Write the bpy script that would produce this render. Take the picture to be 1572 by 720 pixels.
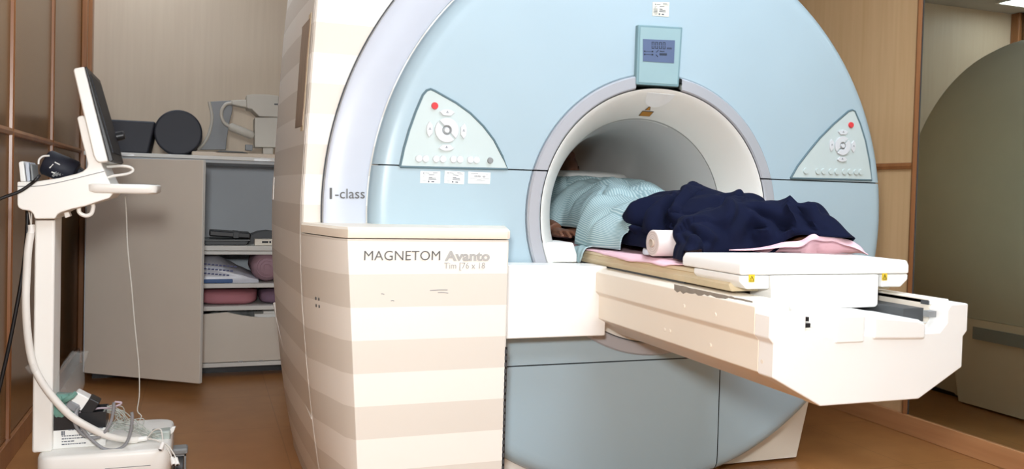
import bpy, bmesh, random
from math import *
from mathutils import Vector, Matrix, noise
random.seed(7)
C = bpy.context.scene.collection
SC = bpy.context.scene
for o in list(bpy.data.objects):
    bpy.data.objects.remove(o)

# ---------------------------------------------------------------- camera
FPX, W, H, PY = 1300.0, 1572, 720, 330.0
YAW, PITCH, ROLL = radians(20.0), radians(1.44), .027
CAM = Vector((-1.53, -2.68, 1.07))
Fv = Vector((sin(YAW)*cos(PITCH), cos(YAW)*cos(PITCH), -sin(PITCH)))
R0 = Vector((cos(YAW), -sin(YAW), 0)); U0 = R0.cross(Fv)
Rv = R0*cos(ROLL)+U0*sin(ROLL); Uv = -R0*sin(ROLL)+U0*cos(ROLL)
cam = bpy.data.cameras.new('camera'); camo = bpy.data.objects.new('camera', cam); C.objects.link(camo)
m = Matrix((Rv, Uv, -Fv)).transposed().to_4x4(); m.translation = CAM
camo.matrix_world = m
cam.sensor_fit = 'HORIZONTAL'; cam.sensor_width = 36; cam.lens = 36*FPX/W
cam.shift_y = -(H/2-PY)/W
cam.clip_start = .02
SC.camera = camo

# ---------------------------------------------------------------- world, lamps, exposure
w = bpy.data.worlds.new('room_air'); SC.world = w; w.use_nodes = True
w.node_tree.nodes['Background'].inputs[0].default_value = (1, 1, 1, 1)
w.node_tree.nodes['Background'].inputs[1].default_value = .0
SC.view_settings.view_transform = 'Standard'; SC.view_settings.look = 'None'
SC.view_settings.gamma = 1; SC.view_settings.use_curve_mapping = False
SC.view_settings.exposure = 0.0
SC.cycles.use_denoising = True
SC.cycles.max_bounces = 8; SC.cycles.transparent_max_bounces = 16
FLASH = 54.0
fl = bpy.data.lights.new('camera_flash', 'AREA'); fl.shape = 'DISK'; fl.size = .22; fl.energy = FLASH
fl.color = (.97, .99, 1)
flo = bpy.data.objects.new('camera_flash', fl); C.objects.link(flo)
flo.location = CAM + U0*.30 - R0*.10 + Fv*.02
flo.rotation_euler = Vector((.17, 1, -.13)).to_track_quat('-Z', 'Y').to_euler()
CEIL_GLOW = 13.0

# ---------------------------------------------------------------- helpers
def at(px, py, ax, v):
    d = Fv + Rv*((px-W/2)/FPX) - Uv*((py-PY)/FPX)
    return CAM + d*((v-CAM[ax])/d[ax])
def lin(c):
    return tuple((x/255/12.92 if x/255 <= .04045 else ((x/255+.055)/1.055)**2.4) for x in c)+(1,)
class NT:
    def __init__(s, name):
        s.m = bpy.data.materials.new(name); s.m.use_nodes = True; s.t = s.m.node_tree
        s.b = s.t.nodes['Principled BSDF']
    def n(s, typ, **k):
        x = s.t.nodes.new('ShaderNode'+typ)
        for a, v in k.items(): setattr(x, a, v)
        return x
    def l(s, a, b): s.t.links.new(a, b)
    def math(s, op, a, b=None):
        x = s.n('Math', operation=op)
        for i, v in enumerate((a, b)):
            if v is None: continue
            if isinstance(v, (int, float)): x.inputs[i].default_value = v
            else: s.l(v, x.inputs[i])
        return x.outputs[0]
    def mix(s, f, a, b):
        x = s.n('Mix', data_type='RGBA')
        if isinstance(f, (int, float)): x.inputs[0].default_value = f
        else: s.l(f, x.inputs[0])
        for i, v in ((6, a), (7, b)):
            if isinstance(v, tuple): x.inputs[i].default_value = v
            else: s.l(v, x.inputs[i])
        return x.outputs[2]
    def noise(s, scale, stretch=(1, 1, 1), detail=3):
        tc = s.n('TexCoord'); mp = s.n('Mapping'); mp.inputs['Scale'].default_value = stretch
        s.l(tc.outputs['Object'], mp.inputs[0])
        x = s.n('TexNoise'); x.inputs['Scale'].default_value = scale; x.inputs['Detail'].default_value = detail
        s.l(mp.outputs[0], x.inputs['Vector']); return x.outputs[0]
    def set(s, rough=None, metal=None, spec=None, **k):
        if rough is not None: s.b.inputs['Roughness'].default_value = rough
        if metal is not None: s.b.inputs['Metallic'].default_value = metal
        if spec is not None: s.b.inputs['Specular IOR Level'].default_value = spec
        for a, v in k.items(): s.b.inputs[a.replace('_', ' ')].default_value = v
    def bump(s, h, strength=.2, dist=.002):
        b = s.n('Bump'); b.inputs['Strength'].default_value = strength; b.inputs['Distance'].default_value = dist
        s.l(h, b.inputs['Height']); s.l(b.outputs[0], s.b.inputs['Normal'])
def mat(name, rgb, rough=.45, metal=0, vary=.06, scale=6, stretch=(1, 1, 1), spec=.5, bump=0):
    t = NT(name); c = lin(rgb)
    d = tuple(x*(1-vary*2.2) for x in c[:3])+(1,)
    nz = t.noise(scale, stretch)
    t.l(t.mix(nz, d, tuple(min(1, x*(1+vary)) for x in c[:3])+(1,)), t.b.inputs['Base Color'])
    t.set(rough, metal, spec)
    if bump: t.bump(t.noise(scale*12, stretch), bump)
    return t.m

def obj(name, bm, m, parent=None, bevel=0, angle=35, seg=2, flat=False):
    me = bpy.data.meshes.new(name)
    if isinstance(bm, bmesh.types.BMesh):
        bmesh.ops.recalc_face_normals(bm, faces=bm.faces)
        bm.to_mesh(me); bm.free()
    else:
        me.from_pydata(bm[0], [], bm[1])
        b2 = bmesh.new(); b2.from_mesh(me); bmesh.ops.recalc_face_normals(b2, faces=b2.faces); b2.to_mesh(me); b2.free()
    if m: me.materials.append(m)
    if not flat:
        me.polygons.foreach_set('use_smooth', [True]*len(me.polygons))
        me.set_sharp_from_angle(angle=radians(angle))
    o = bpy.data.objects.new(name, me); C.objects.link(o)
    if bevel:
        b = o.modifiers.new('bevel', 'BEVEL'); b.width = bevel; b.segments = seg; b.limit_method = 'ANGLE'
        b.angle_limit = radians(32); b.harden_normals = True
    if parent is not None:
        o.parent = parent
        if parent.parent is None and parent.type == 'EMPTY':
            o.matrix_parent_inverse = Matrix.Translation(-parent.location)
    return o
def tag(o, label, cat, group=None):
    o['label'] = label; o['category'] = cat
    if group: o['group'] = group
    return o
def thing(name, label, cat, loc, group=None):
    o = bpy.data.objects.new(name, None); C.objects.link(o); o.location = loc; o.empty_display_size = .05
    return tag(o, label, cat, group)
def struct(name, bm, m, **k):
    o = obj(name, bm, m, **k); o['kind'] = 'structure'; return o
def B(): return bmesh.new()
def box(bm, x0, x1, y0, y1, z0, z1, mtx=None):
    vs = [bm.verts.new((x, y, z)) for x in (x0, x1) for y in (y0, y1) for z in (z0, z1)]
    if mtx:
        for v in vs: v.co = mtx @ v.co
    for f in ((0, 1, 3, 2), (4, 6, 7, 5), (0, 4, 5, 1), (2, 3, 7, 6), (0, 2, 6, 4), (1, 5, 7, 3)):
        bm.faces.new([vs[i] for i in f])
    return bm
def boxes(*a):
    bm = B()
    for x in a: box(bm, *x)
    return bm
def prism(bm, poly, ax, a, b):
    """poly: 2D points of the other two axes in order; extruded along axis ax from a to b"""
    def P(p, v):
        q = list(p); q.insert(ax, v); return q
    lo = [bm.verts.new(P(p, a)) for p in poly]; hi = [bm.verts.new(P(p, b)) for p in poly]
    n = len(poly)
    bm.faces.new(lo); bm.faces.new(hi[::-1])
    for i in range(n): bm.faces.new((lo[i], lo[(i+1) % n], hi[(i+1) % n], hi[i]))
    return bm
def loft(bm, secs, close=True, caps=True):
    rows = [[bm.verts.new(p) for p in s] for s in secs]; n = len(secs[0])
    for a, b in zip(rows, rows[1:]):
        for i in range(n if close else n-1):
            j = (i+1) % n
            bm.faces.new((a[i], a[j], b[j], b[i]))
    if caps and close:
        bm.faces.new(rows[0]); bm.faces.new(rows[-1][::-1])
    return bm
def smooth_path(pts, k=6):
    P = [Vector(p) for p in pts]
    if len(P) < 3: return P
    P = [P[0]*2-P[1]]+P+[P[-1]*2-P[-2]]; out = []
    for i in range(1, len(P)-2):
        a, b, c, d = P[i-1:i+3]
        for j in range(k):
            t = j/k
            out.append(.5*((2*b)+(c-a)*t+(2*a-5*b+4*c-d)*t*t+(3*b-a-3*c+d)*t**3))
    out.append(P[-2]); return out
def tube(bm, pts, r, n=10, k=6, smooth=True):
    P = smooth_path(pts, k) if smooth else [Vector(p) for p in pts]
    rr = r if callable(r) else (lambda t: r)
    up = None; secs = []
    for i, p in enumerate(P):
        t = (P[min(i+1, len(P)-1)]-P[max(i-1, 0)]).normalized()
        if up is None:
            up = t.orthogonal().normalized()
        up = (up - t*up.dot(t))
        up = up.normalized() if up.length > 1e-6 else t.orthogonal().normalized()
        s = t.cross(up); q = rr(i/(len(P)-1))
        secs.append([p+(up*cos(2*pi*a/n)+s*sin(2*pi*a/n))*q for a in range(n)])
    return loft(bm, secs)
BCZ = 1.005
def lathe(bm, prof, a0=0, a1=360, seg=96, cz=BCZ, closed=False):
    """profile of (r, y) revolved about the bore axis (x=0, z=cz)"""
    full = abs(a1-a0) >= 360; k = seg if full else max(4, int(seg*abs(a1-a0)/360))
    secs = []
    for i in range(k if full else k+1):
        a = radians(a0+(a1-a0)*i/k)
        secs.append([(r*cos(a), y, cz+r*sin(a)) for r, y in prof])
    rows = [[bm.verts.new(p) for p in s] for s in secs]; n = len(prof)
    pairs = list(zip(rows, rows[1:]))+([(rows[-1], rows[0])] if full else [])
    for a, b in pairs:
        for i in range(n if closed else n-1):
            j = (i+1) % n
            bm.faces.new((a[i], a[j], b[j], b[i]))
    if closed and not full:
        bm.faces.new(rows[0]); bm.faces.new(rows[-1][::-1])
    return bm
def cyl(bm, p0, p1, r0, r1=None, n=24):
    p0, p1 = Vector(p0), Vector(p1); r1 = r0 if r1 is None else r1
    t = (p1-p0).normalized(); u = t.orthogonal().normalized(); s = t.cross(u)
    return loft(bm, [[p+(u*cos(2*pi*a/n)+s*sin(2*pi*a/n))*r for a in range(n)] for p, r in ((p0, r0), (p1, r1))])
def cut(bm, co, no, keep_neg=True):
    bmesh.ops.bisect_plane(bm, geom=bm.verts[:]+bm.edges[:]+bm.faces[:], plane_co=co, plane_no=no,
                           clear_outer=keep_neg, clear_inner=not keep_neg)
    return bm
def text(name, s, size, org, xd, yd, m, parent, bold=0, ext=.0006, align='LEFT', shear=0, space=1, width=None):
    cu = bpy.data.curves.new(name, 'FONT'); cu.body = s; cu.size = size; cu.extrude = ext; cu.offset = bold
    cu.align_x = align; cu.shear = shear; cu.space_character = space; cu.resolution_u = 3
    o = bpy.data.objects.new(name, cu); C.objects.link(o)
    bpy.context.view_layer.update()
    me = bpy.data.meshes.new_from_object(o.evaluated_get(bpy.context.evaluated_depsgraph_get()))
    bpy.data.objects.remove(o); bpy.data.curves.remove(cu)
    xd = Vector(xd).normalized(); yd = Vector(yd); yd = (yd-xd*yd.dot(xd)).normalized(); zd = xd.cross(yd)
    M4 = Matrix((xd, yd, zd)).transposed().to_4x4(); M4.translation = Vector(org)
    if width:
        xs = [v.co.x for v in me.vertices]; k = width/(max(xs)-min(xs)); x0 = min(xs)
        for v in me.vertices: v.co.x = (v.co.x-x0)*k
    me.transform(M4); me.name = name
    me.materials.clear(); me.materials.append(m)
    o = bpy.data.objects.new(name, me); C.objects.link(o)
    if parent is not None:
        o.parent = parent
        if parent.parent is None and parent.type == 'EMPTY':
            o.matrix_parent_inverse = Matrix.Translation(-parent.location)
    return o

# ---------------------------------------------------------------- materials
M = {}
def wood(name, a, b, rough=.4, axis=2, scale=3.0, spec=.5):
    t = NT(name); st = [14, 14, 14]; st[axis] = .7
    n1 = t.noise(scale, st, 4); st2 = [3, 3, 3]; st2[axis] = .15
    n2 = t.noise(scale, st2, 2)
    f = t.math('ADD', t.math('MULTIPLY', n1, .55), t.math('MULTIPLY', n2, .45))
    cr = t.n('ValToRGB'); cr.color_ramp.elements[0].position = .35; cr.color_ramp.elements[1].position = .66
    cr.color_ramp.elements[0].color = lin(a); cr.color_ramp.elements[1].color = lin(b)
    t.l(f, cr.inputs[0]); t.l(cr.outputs[0], t.b.inputs['Base Color']); t.set(rough, spec=spec); return t.m
M['wall_left'] = wood('varnished_brown_panel', (122, 90, 56), (140, 104, 66), .22)
M['veneer'] = wood('pale_veneer', (196, 177, 154), (203, 185, 162), .5)
M['veneer_right'] = wood('warm_veneer', (212, 174, 128), (222, 186, 142), .42)
M['trim'] = wood('trim_wood', (140, 90, 54), (166, 112, 70), .3)
M['base'] = wood('baseboard_wood', (186, 132, 88), (204, 150, 104), .4, axis=1)
def floor_mat():
    t = NT('ochre_vinyl'); n = t.noise(9, (1, 1, 1), 4); n2 = t.noise(60, (1, 1, 1), 2)
    c = t.mix(n, lin((150, 100, 56)), lin((176, 122, 72)))
    tc = t.n('TexCoord'); br = t.n('TexBrick'); br.offset = 0
    t.l(tc.outputs['Object'], br.inputs[0])
    br.inputs['Scale'].default_value = 1; br.inputs['Brick Width'].default_value = .6; br.inputs['Row Height'].default_value = .6
    br.inputs['Mortar Size'].default_value = .0035; br.inputs['Mortar Smooth'].default_value = .5
    t.l(t.mix(t.math('MULTIPLY', br.outputs['Fac'], .35), c, lin((110, 70, 38))), t.b.inputs['Base Color'])
    t.set(.32); t.bump(n2, .04); return t.m
M['floor'] = floor_mat()
M['ceiling'] = mat('white_ceiling', (205, 203, 196), .8)
M['paint'] = mat('wall_paint', (205, 200, 190), .8)
M['blue'] = mat('pale_blue_plastic', (170, 190, 199), .36, vary=.035, scale=2.2)
M['blue_low'] = M['blue']
M['panelgrn'] = mat('grey_green_plastic', (196, 208, 206), .4, vary=.03)
M['silver'] = mat('satin_silver', (194, 199, 209), .38, vary=.03, spec=.5)
M['ringgrey'] = mat('ring_grey_silver', (186, 188, 194), .33, metal=.25, vary=.03)
M['white'] = mat('white_plastic', (244, 242, 237), .38, vary=.025, scale=3)
M['bore'] = mat('bore_white', (240, 238, 231), .3, vary=.02)
M['cream'] = mat('cream_plastic', (240, 230, 214), .42, vary=.03, scale=3)
M['cream_dark'] = mat('aged_cream', (222, 204, 170), .5, vary=.06, scale=8)
M['gap'] = mat('dark_seam', (40, 46, 50), .8)
M['teal'] = mat('teal_groove', (92, 116, 124), .6)
M['bodygrey'] = mat('grey_green_cover', (222, 224, 214), .45, vary=.03)
M['black'] = mat('black_plastic', (26, 26, 28), .4)
M['darkgrey'] = mat('dark_grey', (72, 74, 76), .5)
M['grey'] = mat('mid_grey', (140, 142, 142), .5)
M['button'] = mat('button_grey', (214, 216, 218), .35, vary=.02)
M['red'] = mat('red_button', (222, 62, 66), .35)
M['letter'] = mat('dark_lettering', (92, 90, 88), .6)
M['letter_light'] = mat('light_lettering', (176, 174, 170), .6)
M['paper'] = mat('label_paper', (242, 242, 238), .7, vary=.02)
M['ink'] = mat('label_ink', (104, 108, 116), .8)
M['yellow'] = mat('warning_yellow', (236, 200, 52), .5)
M['amber'] = mat('laser_label_amber', (188, 128, 34), .5)
def stripes():
    t = NT('striped_cover'); tc = t.n('TexCoord'); s = t.n('SeparateXYZ'); t.l(tc.outputs['Object'], s.inputs[0])
    k = t.math('DIVIDE', t.math('SUBTRACT', s.outputs[2], .826), .096)
    f = t.math('LESS_THAN', t.math('FLOORED_MODULO', k, 2.0), 1.0)
    n = t.noise(4)
    c = t.mix(f, lin((219, 212, 201)), lin((237, 232, 223)))
    t.l(t.mix(t.math('MULTIPLY', n, .06), c, lin((190, 170, 140))), t.b.inputs['Base Color']); t.set(.42); return t.m
M['stripes'] = stripes()
def mirror():
    t = NT('dark_mirror_glass'); n = t.noise(1.2)
    t.l(t.mix(n, (.60, .63, .55, 1), (.64, .66, .57, 1)), t.b.inputs['Base Color']); t.set(.015, 1.0); return t.m
M['mirror'] = mirror()
def glow(name, rgb, e):
    t = NT(name); t.b.inputs['Base Color'].default_value = lin(rgb); t.b.inputs['Emission Color'].default_value = lin(rgb)
    t.b.inputs['Emission Strength'].default_value = e; return t.m
M['lamp_back'] = glow('back_lamp_diffuser', (226, 240, 255), CEIL_GLOW*.9)
M['lamp'] = glow('lamp_diffuser', (226, 240, 255), CEIL_GLOW)
M['screen'] = glow('lcd_screen', (84, 98, 128), .12)

# ---------------------------------------------------------------- room shell
XL, XR, YB, YF, ZC = -2.22, 1.58, 3.05, -4.2, 2.82
struct('floor', boxes((XL-.1, XR+.1, YF-.1, YB+.1, -.08, 0)), M['floor'])
struct('ceiling', boxes((XL-.1, XR+.1, YF-.1, YB+.1, ZC, ZC+.08)), M['ceiling'])
struct('wall_left', boxes((XL-.1, XL, YF, YB, 0, ZC)), M['wall_left'])
struct('wall_back', boxes((XL-.1, XR+.1, YB, YB+.1, 0, ZC)), M['veneer'])
struct('wall_right', boxes((XR, XR+.1, YF, YB, 0, ZC)), M['veneer_right'])
struct('wall_front', boxes((XL-.1, XR+.1, YF-.1, YF, 0, ZC)), M['paint'])
struct('baseboard_left', boxes((XL, XL+.016, YF, YB, 0, .09)), M['trim'], bevel=.004)
struct('baseboard_back', boxes((XL, XR, YB-.016, YB, 0, .09)), M['base'], bevel=.004)
struct('baseboard_right', boxes((XR-.022, XR, YF, 1.02, 0, .09), (XR-.02, XR, .62, 1.5, 0, .088), (XR-.018, XR, 1.5, YB, 0, .09)), M['base'], bevel=.003)
n = 0
for y in (-1.8, -.87, .965, 1.86):
    n += 1; struct('trim_%d' % n, prism(B(), [(XL, y-.013), (XL+.010, y-.011), (XL+.014, y), (XL+.010, y+.011), (XL, y+.013)], 2, .09, ZC), M['trim'])
for y0, y1, x in ((2.86, 2.91, .03), (2.965, 3.05, .045)):
    n += 1; struct('trim_%d' % n, boxes((XL, XL+x, y0, y1, 0, ZC)), M['trim'], bevel=.006)
n += 1; struct('trim_%d' % n, prism(B(), [(XL, 1.238), (XL+.010, 1.240), (XL+.014, 1.252), (XL+.010, 1.264), (XL, 1.266)], 1, YF, 3.0), M['trim']); 
n += 1; struct('trim_%d' % n, prism(B(), [(XR, 1.234), (XR-.012, 1.236), (XR-.018, 1.25), (XR-.012, 1.264), (XR, 1.267)], 1, .40, YB), M['trim'])
n += 1; struct('trim_%d' % n, prism(B(), [(XR, .372), (XR-.016, .374), (XR-.022, .386), (XR-.016, .399), (XR, .402)], 2, .09, ZC), M['trim'])
mt = thing('mirror_panel', 'large dark mirror glass panel filling the right wall above the baseboard', 'mirror', (XR, -1, .09))
obj('glass', boxes((XR-.008, XR-.001, -2.6, .368, .092, ZC-.02)), M['mirror'], mt, flat=True)
obj('edge_strip', boxes((XR-.010, XR-.001, .368, .373, .092, ZC-.02)), M['darkgrey'], mt)
for i, (x, y, lab) in enumerate(((-1.905, 2.495, 'ceiling light panel seen in the mirror at its top right corner'), (.1, -1.2, None), (-.5, -3.2, None), (-1.55, .75, 'added unseen ceiling light panel over the aisle by the monitor cart'))):  # the last panel is added, to brighten the cart and cabinet door
    t = thing('ceiling_light', lab or ('square ceiling light panel above the open floor before the scanner' if y > -2 else 'square ceiling light panel near the wall behind the camera'), 'light', (x, y, ZC), 'ceiling light panels')
    s = sy = (.245, .55, .55, .28)[i]
    fr = B()
    for q in ((x-s-.02, x+s+.02, y-sy-.02, y-sy), (x-s-.02, x+s+.02, y+sy, y+sy+.02), (x-s-.02, x-s, y-sy, y+sy), (x+s, x+s+.02, y-sy, y+sy)):
        box(fr, *q, ZC-.02, ZC)
    obj('frame', fr, M['white'], t)
    obj('diffuser', boxes((x-s, x+s, y-sy, y+sy, ZC-.012, ZC-.002)), M['lamp_back' if i == 0 else 'lamp'], t)
# ---------------------------------------------------------------- the scanner
mri = thing('mri_scanner', 'large magnetic resonance scanner with pale blue round front and cream striped side covers', 'scanner', (0, .6, 0))
SEAM = 1.151
def squash(bm):
    for v in bm.verts:
        if v.co.z < BCZ: v.co.z = BCZ-(BCZ-v.co.z)*.962
    return bm
disc_prof = [(.503, .06), (.503, .006), (.508, .001), (.97, 0), (.995, .002), (1.012, .008), (1.025, .02), (1.033, .038), (1.036, .06), (1.036, .15)]
def disc(*cuts):
    bm = lathe(B(), disc_prof, seg=160)
    for co, no in cuts: cut(bm, co, no)
    return squash(bm)
g = .0022; LS = .464; VS = .287
fp_up = obj('upper_front_panel', disc(((0, 0, SEAM+g), (0, 0, -1))), M['blue'], mri)
fp_mid = obj('middle_front_panel', disc(((0, 0, SEAM-g), (0, 0, 1)), ((0, 0, LS+g), (0, 0, -1))), M['blue'], mri)
obj('lower_front_panel', disc(((0, 0, LS-g), (0, 0, 1)), ((VS-g, 0, 0), (1, 0, 0))), M['blue_low'], mri)
obj('lower_front_panel', disc(((0, 0, LS-g), (0, 0, 1)), ((VS+g, 0, 0), (-1, 0, 0))), M['blue_low'], mri)
obj('front_backing', squash(lathe(B(), [(.505, .012), (1.005, .012), (1.02, .08), (1.02, .14)], seg=96)), M['gap'], mri)
# silver crescent and the striped flange behind it
obj('silver_trim', lathe(B(), [(1.037, .06), (1.042, .036), (1.052, .030), (1.168, .030), (1.176, .034), (1.178, .06)], 92, 183.0, seg=200), M['silver'], mri)
obj('trim_seam', lathe(B(), [(1.178, .049), (1.183, .048), (1.183, .055)], 92, 183, seg=200), M['darkgrey'], mri)
PZ = [(0, -1.132), (.1, -1.155), (.18, -1.17), (.34, -1.193), (.51, -1.213), (.74, -1.234), (.944, -1.242), (1.05, -1.2405), (1.25, -1.232), (1.48, -1.221), (1.66, -1.211), (1.9, -1.19), (2.08, -1.15), (2.2, -1.05), (2.26, -.85)]
def prof(z):
    for (a, xa), (b, xb) in zip(PZ, PZ[1:]):
        if z <= b: return xa+(xb-xa)*(z-a)/(b-a)
    return PZ[-1][1]
zs = [i*.05 for i in range(46)]
def pz(z): return sum(prof(max(0, min(2.26, z+d))) for d in (-.05, 0, .05))/3
fc = B()
loft(fc, [[(-.45, .05, z), (pz(z)+.006, .05, z), (pz(z), .055, z), (pz(z), .075, z), (-.45, .075, z)] for z in zs])
obj('front_cover', fc, M['stripes'], mri)
sc_ = B()
loft(sc_, [[(-.45, .079, z), (pz(z)-.001, .079, z), (pz(z)-.008, .2, z), (pz(z)-.018, .4, z), (pz(z)-.026, .65, z), (pz(z)-.028, .9, z), (pz(z)-.01, 1.1, z), (pz(z)+.06, 1.28, z), (pz(z)+.2, 1.45, z), (-.45, 1.5, z)] for z in zs])
obj('side_cover', sc_, M['stripes'], mri, angle=50)
# details of the side cover
def side_y(y): return -.001-.027*min(1, max(0, (y-.08)/.75))
def on_side(y, z, d): return (pz(z)+side_y(y)-d, y, z)
def side_patch(y0, y1, z0, z1, d):
    bm = B(); k = 8
    secs = []
    for i in range(k+1):
        z = z0+(z1-z0)*i/k
        secs.append([on_side(y0, z, d), on_side(y1, z, d), on_side(y1, z, -.004), on_side(y0, z, -.004)])
    return loft(bm, secs)
t = NT('scuffed_bronze_film'); nn = t.noise(30, (1, 1, .3), 5)
t.l(t.mix(nn, lin((120, 96, 78)), lin((182, 158, 136))), t.b.inputs['Base Color']); t.set(.35, .3)
plate = obj('service_plate', side_patch(.13, .42, 1.27, 1.62, .004), t.m, mri, bevel=.002)
plate['label'] = 'brown scuffed film plate'
obj('plate_frame', side_patch(.115, .435, 1.255, 1.635, .002), M['cream_dark'], plate)
obj('grip_slot', side_patch(.30, .36, 1.02, 1.11, .002), M['white'], mri)
obj('grip_slot', side_patch(.85, .9, 1.02, 1.11, .002), M['white'], mri)
bm = B(); tube(bm, [on_side(y_, z_, -.004) for y_, z_ in ((1.0, .58), (.8, .49), (.55, .42), (.3, .365), (.085, .33))], .007, 8)
obj('side_ridge', bm, M['stripes'], mri)
# magnet barrel and lower base behind the front
bb_ = lathe(B(), [(.50, .13), (1.03, .13), (1.05, .16), (1.06, .3), (1.06, .93), (1.045, .985), (.98, 1.015), (.86, 1.05), (.74, 1.2), (.66, 1.5), (.5, 1.55)], seg=120)
cut(bb_, (0, 0, .49), (0, 0, -1))
obj('magnet_cover', bb_, M['bodygrey'], mri, angle=40)
def base_sec(y, d=0):
    return [(-.79+d, y, .01), (.805-d, y, .01), (.86-d, y, .25), (.935-d, y, .488), (-.93+d, y, .488)]
lb = loft(B(), [base_sec(.185, .01), base_sec(.195), base_sec(.78), base_sec(.86, .10), base_sec(1.5, .2)])
obj('lower_base', lb, M['cream'], mri, angle=30)
obj('base_vent', prism(B(), [(-.1, .385), (.60, .385), (.60, .448), (-.1, .448)], 0, .88, .930), M['grey'], mri)
obj('base_plinth', boxes((-.7, .70, .3, 1.4, 0, .02)), M['black'], mri)
# bore
ring = B()
lathe(ring, [(.5025, .06), (.5025, -.006), (.497, -.012), (.462, -.012), (.457, -.008), (.455, .02), (.455, .06)], seg=128)
up = cut(ring.copy(), (0, 0, SEAM+.0025), (0, 0, -1))
# the display interrupts the ring at the top
a = cut(up.copy(), (-.107, 0, 0), (1, 0, 0)); b = cut(up.copy(), (.078, 0, 0), (-1, 0, 0)); up.free()
obj('bore_ring', a, M['ringgrey'], mri); obj('bore_ring', b, M['ringgrey'], mri)
obj('bore_ring', cut(ring, (0, 0, SEAM-.0025), (0, 0, 1)), M['ringgrey'], mri)
obj('bore_flare', lathe(B(), [(.4535, -.006), (.447, -.002), (.435, .01), (.41, .045), (.388, .08), (.370, .115), (.3585, .145)], seg=128), M['bore'], mri, angle=60)
obj('bore_seam', lathe(B(), [(.361, .144), (.3605, .149)], seg=128), M['gap'], mri)
obj('bore_tube', lathe(B(), [(.3575, .147), (.344, .19), (.328, .26), (.314, .36), (.306, .5), (.302, .65), (.302, 1.2), (.33, 1.4), (.40, 1.55), (.5, 1.56)], seg=128), mat('tube_grey', (206, 204, 201), .35, vary=.02), mri, angle=60)
obj('tube_mark', lathe(B(), [(.3548, .150), (.3535, .154)], 70, 110, seg=128), M['white'], mri)
obj('bore_floor', boxes((-.30, .30, .12, 1.5, .70, .80)), M['bore'], mri)
obj('bore_step', prism(B(), [(-.435, .835), (-.30, .835), (-.300, .862), (-.316, .905), (-.435, .905)], 1, .02, .16), M['white'], mri, bevel=.006)
obj('bore_step', prism(B(), [(.435, .835), (.285, .835), (.278, .862), (.296, .905), (.435, .905)], 1, -.004, .16), M['white'], mri, bevel=.006)
# small yellow laser labels inside the flare
def on_flare(a, y):
    fl_ = [(.455, -.004), (.435, .01), (.41, .045), (.388, .08), (.370, .115), (.3585, .145), (.344, .19)]
    for (ra, ya), (rb, yb) in zip(fl_, fl_[1:]):
        if y <= yb:
            r = ra+(rb-ra)*(y-ya)/(yb-ya); break
    r -= .0015
    return (r*cos(a), y, BCZ+r*sin(a))
def flare_patch(name, pts, m, par, off=0):
    bm = B(); vs = [bm.verts.new(on_flare(*p)) for p in pts]; bm.faces.new(vs)
    ret = bmesh.ops.extrude_face_region(bm, geom=bm.faces[:])
    for v in ret['geom']:
        if isinstance(v, bmesh.types.BMVert): v.co += Vector((0, -.0005, -.001-off))
    return obj(name, bm, m, par)
c = pi/2+.006
ll = flare_patch('laser_label', [(c-.066, .118), (c+.058, .118), (c+.058, .088), (c-.066, .088)], M['black'], mri)
flare_patch('label_face', [(c-.060, .1155), (c+.052, .1155), (c+.052, .0905), (c-.060, .0905)], M['amber'], ll, .0008)
lt = flare_patch('laser_triangle', [(c-.016, .082), (c+.040, .082), (c+.012, .058)], M['black'], mri)
flare_patch('triangle_face', [(c-.007, .0802), (c+.031, .0802), (c+.012, .063)], M['amber'], lt, .0008)
# display above the bore
d0, d1, d2, d3 = at(978.5, 38, 1, -.012), at(1047, 42, 1, -.012), at(1041, 134, 1, -.012), at(975.5, 130, 1, -.012)
def quad_xz(p): return [(v.x, v.z) for v in p]
dp = obj('display_panel', prism(B(), quad_xz((d0, d1, d2, d3)), 1, -.018, .03), mat('blue_green_panel', (122, 152, 158), .35, vary=.03), mri, bevel=.004)
cx = sum(v.x for v in (d0, d1, d2, d3))/4; cz = sum(v.z for v in (d0, d1, d2, d3))/4
inner = [((v.x-cx)*.9+cx, (v.z-cz)*.92+cz) for v in (d0, d1, d2, d3)]
obj('panel_face', prism(B(), inner, 1, -.0195, -.01), mat('panel_face_green', (150, 177, 181), .3, vary=.03), dp)
s0, s1, s2, s3 = at(987, 60, 1, -.02), at(1036, 62, 1, -.02), at(1034.5, 97, 1, -.02), at(987, 94, 1, -.02)
scn = obj('screen', prism(B(), quad_xz((s0, s1, s2, s3)), 1, -.0212, -.012), M['screen'], dp)
sx = (s1-s0).normalized(); sy = (s0-s3).normalized(); sw = (s1-s0).length
def on_scr(u, v): return s0+(s1-s0)*u+(s3-s0)*v-Vector((0, .0016, 0))
def seg_digit(name, u, par):
    bm = B(); ww, hh, th = .0098, .024, .0018
    for (x0, x1, y0, y1) in ((0, ww, hh-th, hh), (0, ww, 0, th), (0, th, 0, hh/2-.001), (0, th, hh/2+.001, hh), (ww-th, ww, 0, hh/2-.001), (ww-th, ww, hh/2+.001, hh)):
        o = on_scr(u, .42)
        q = [o+sx*x+sy*y for x, y in ((x0, y0), (x1, y0), (x1, y1), (x0, y1))]
        prism(bm, [(p.x, p.z) for p in q], 1, o.y-.0006, o.y+.0006)
    return obj(name, bm, M['gap'], par)
for k in range(4): seg_digit('digit', .27+k*.115, scn)
text('unit_text', 'mm', .013, on_scr(.74, .42), sx, sy, M['gap'], scn)
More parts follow.
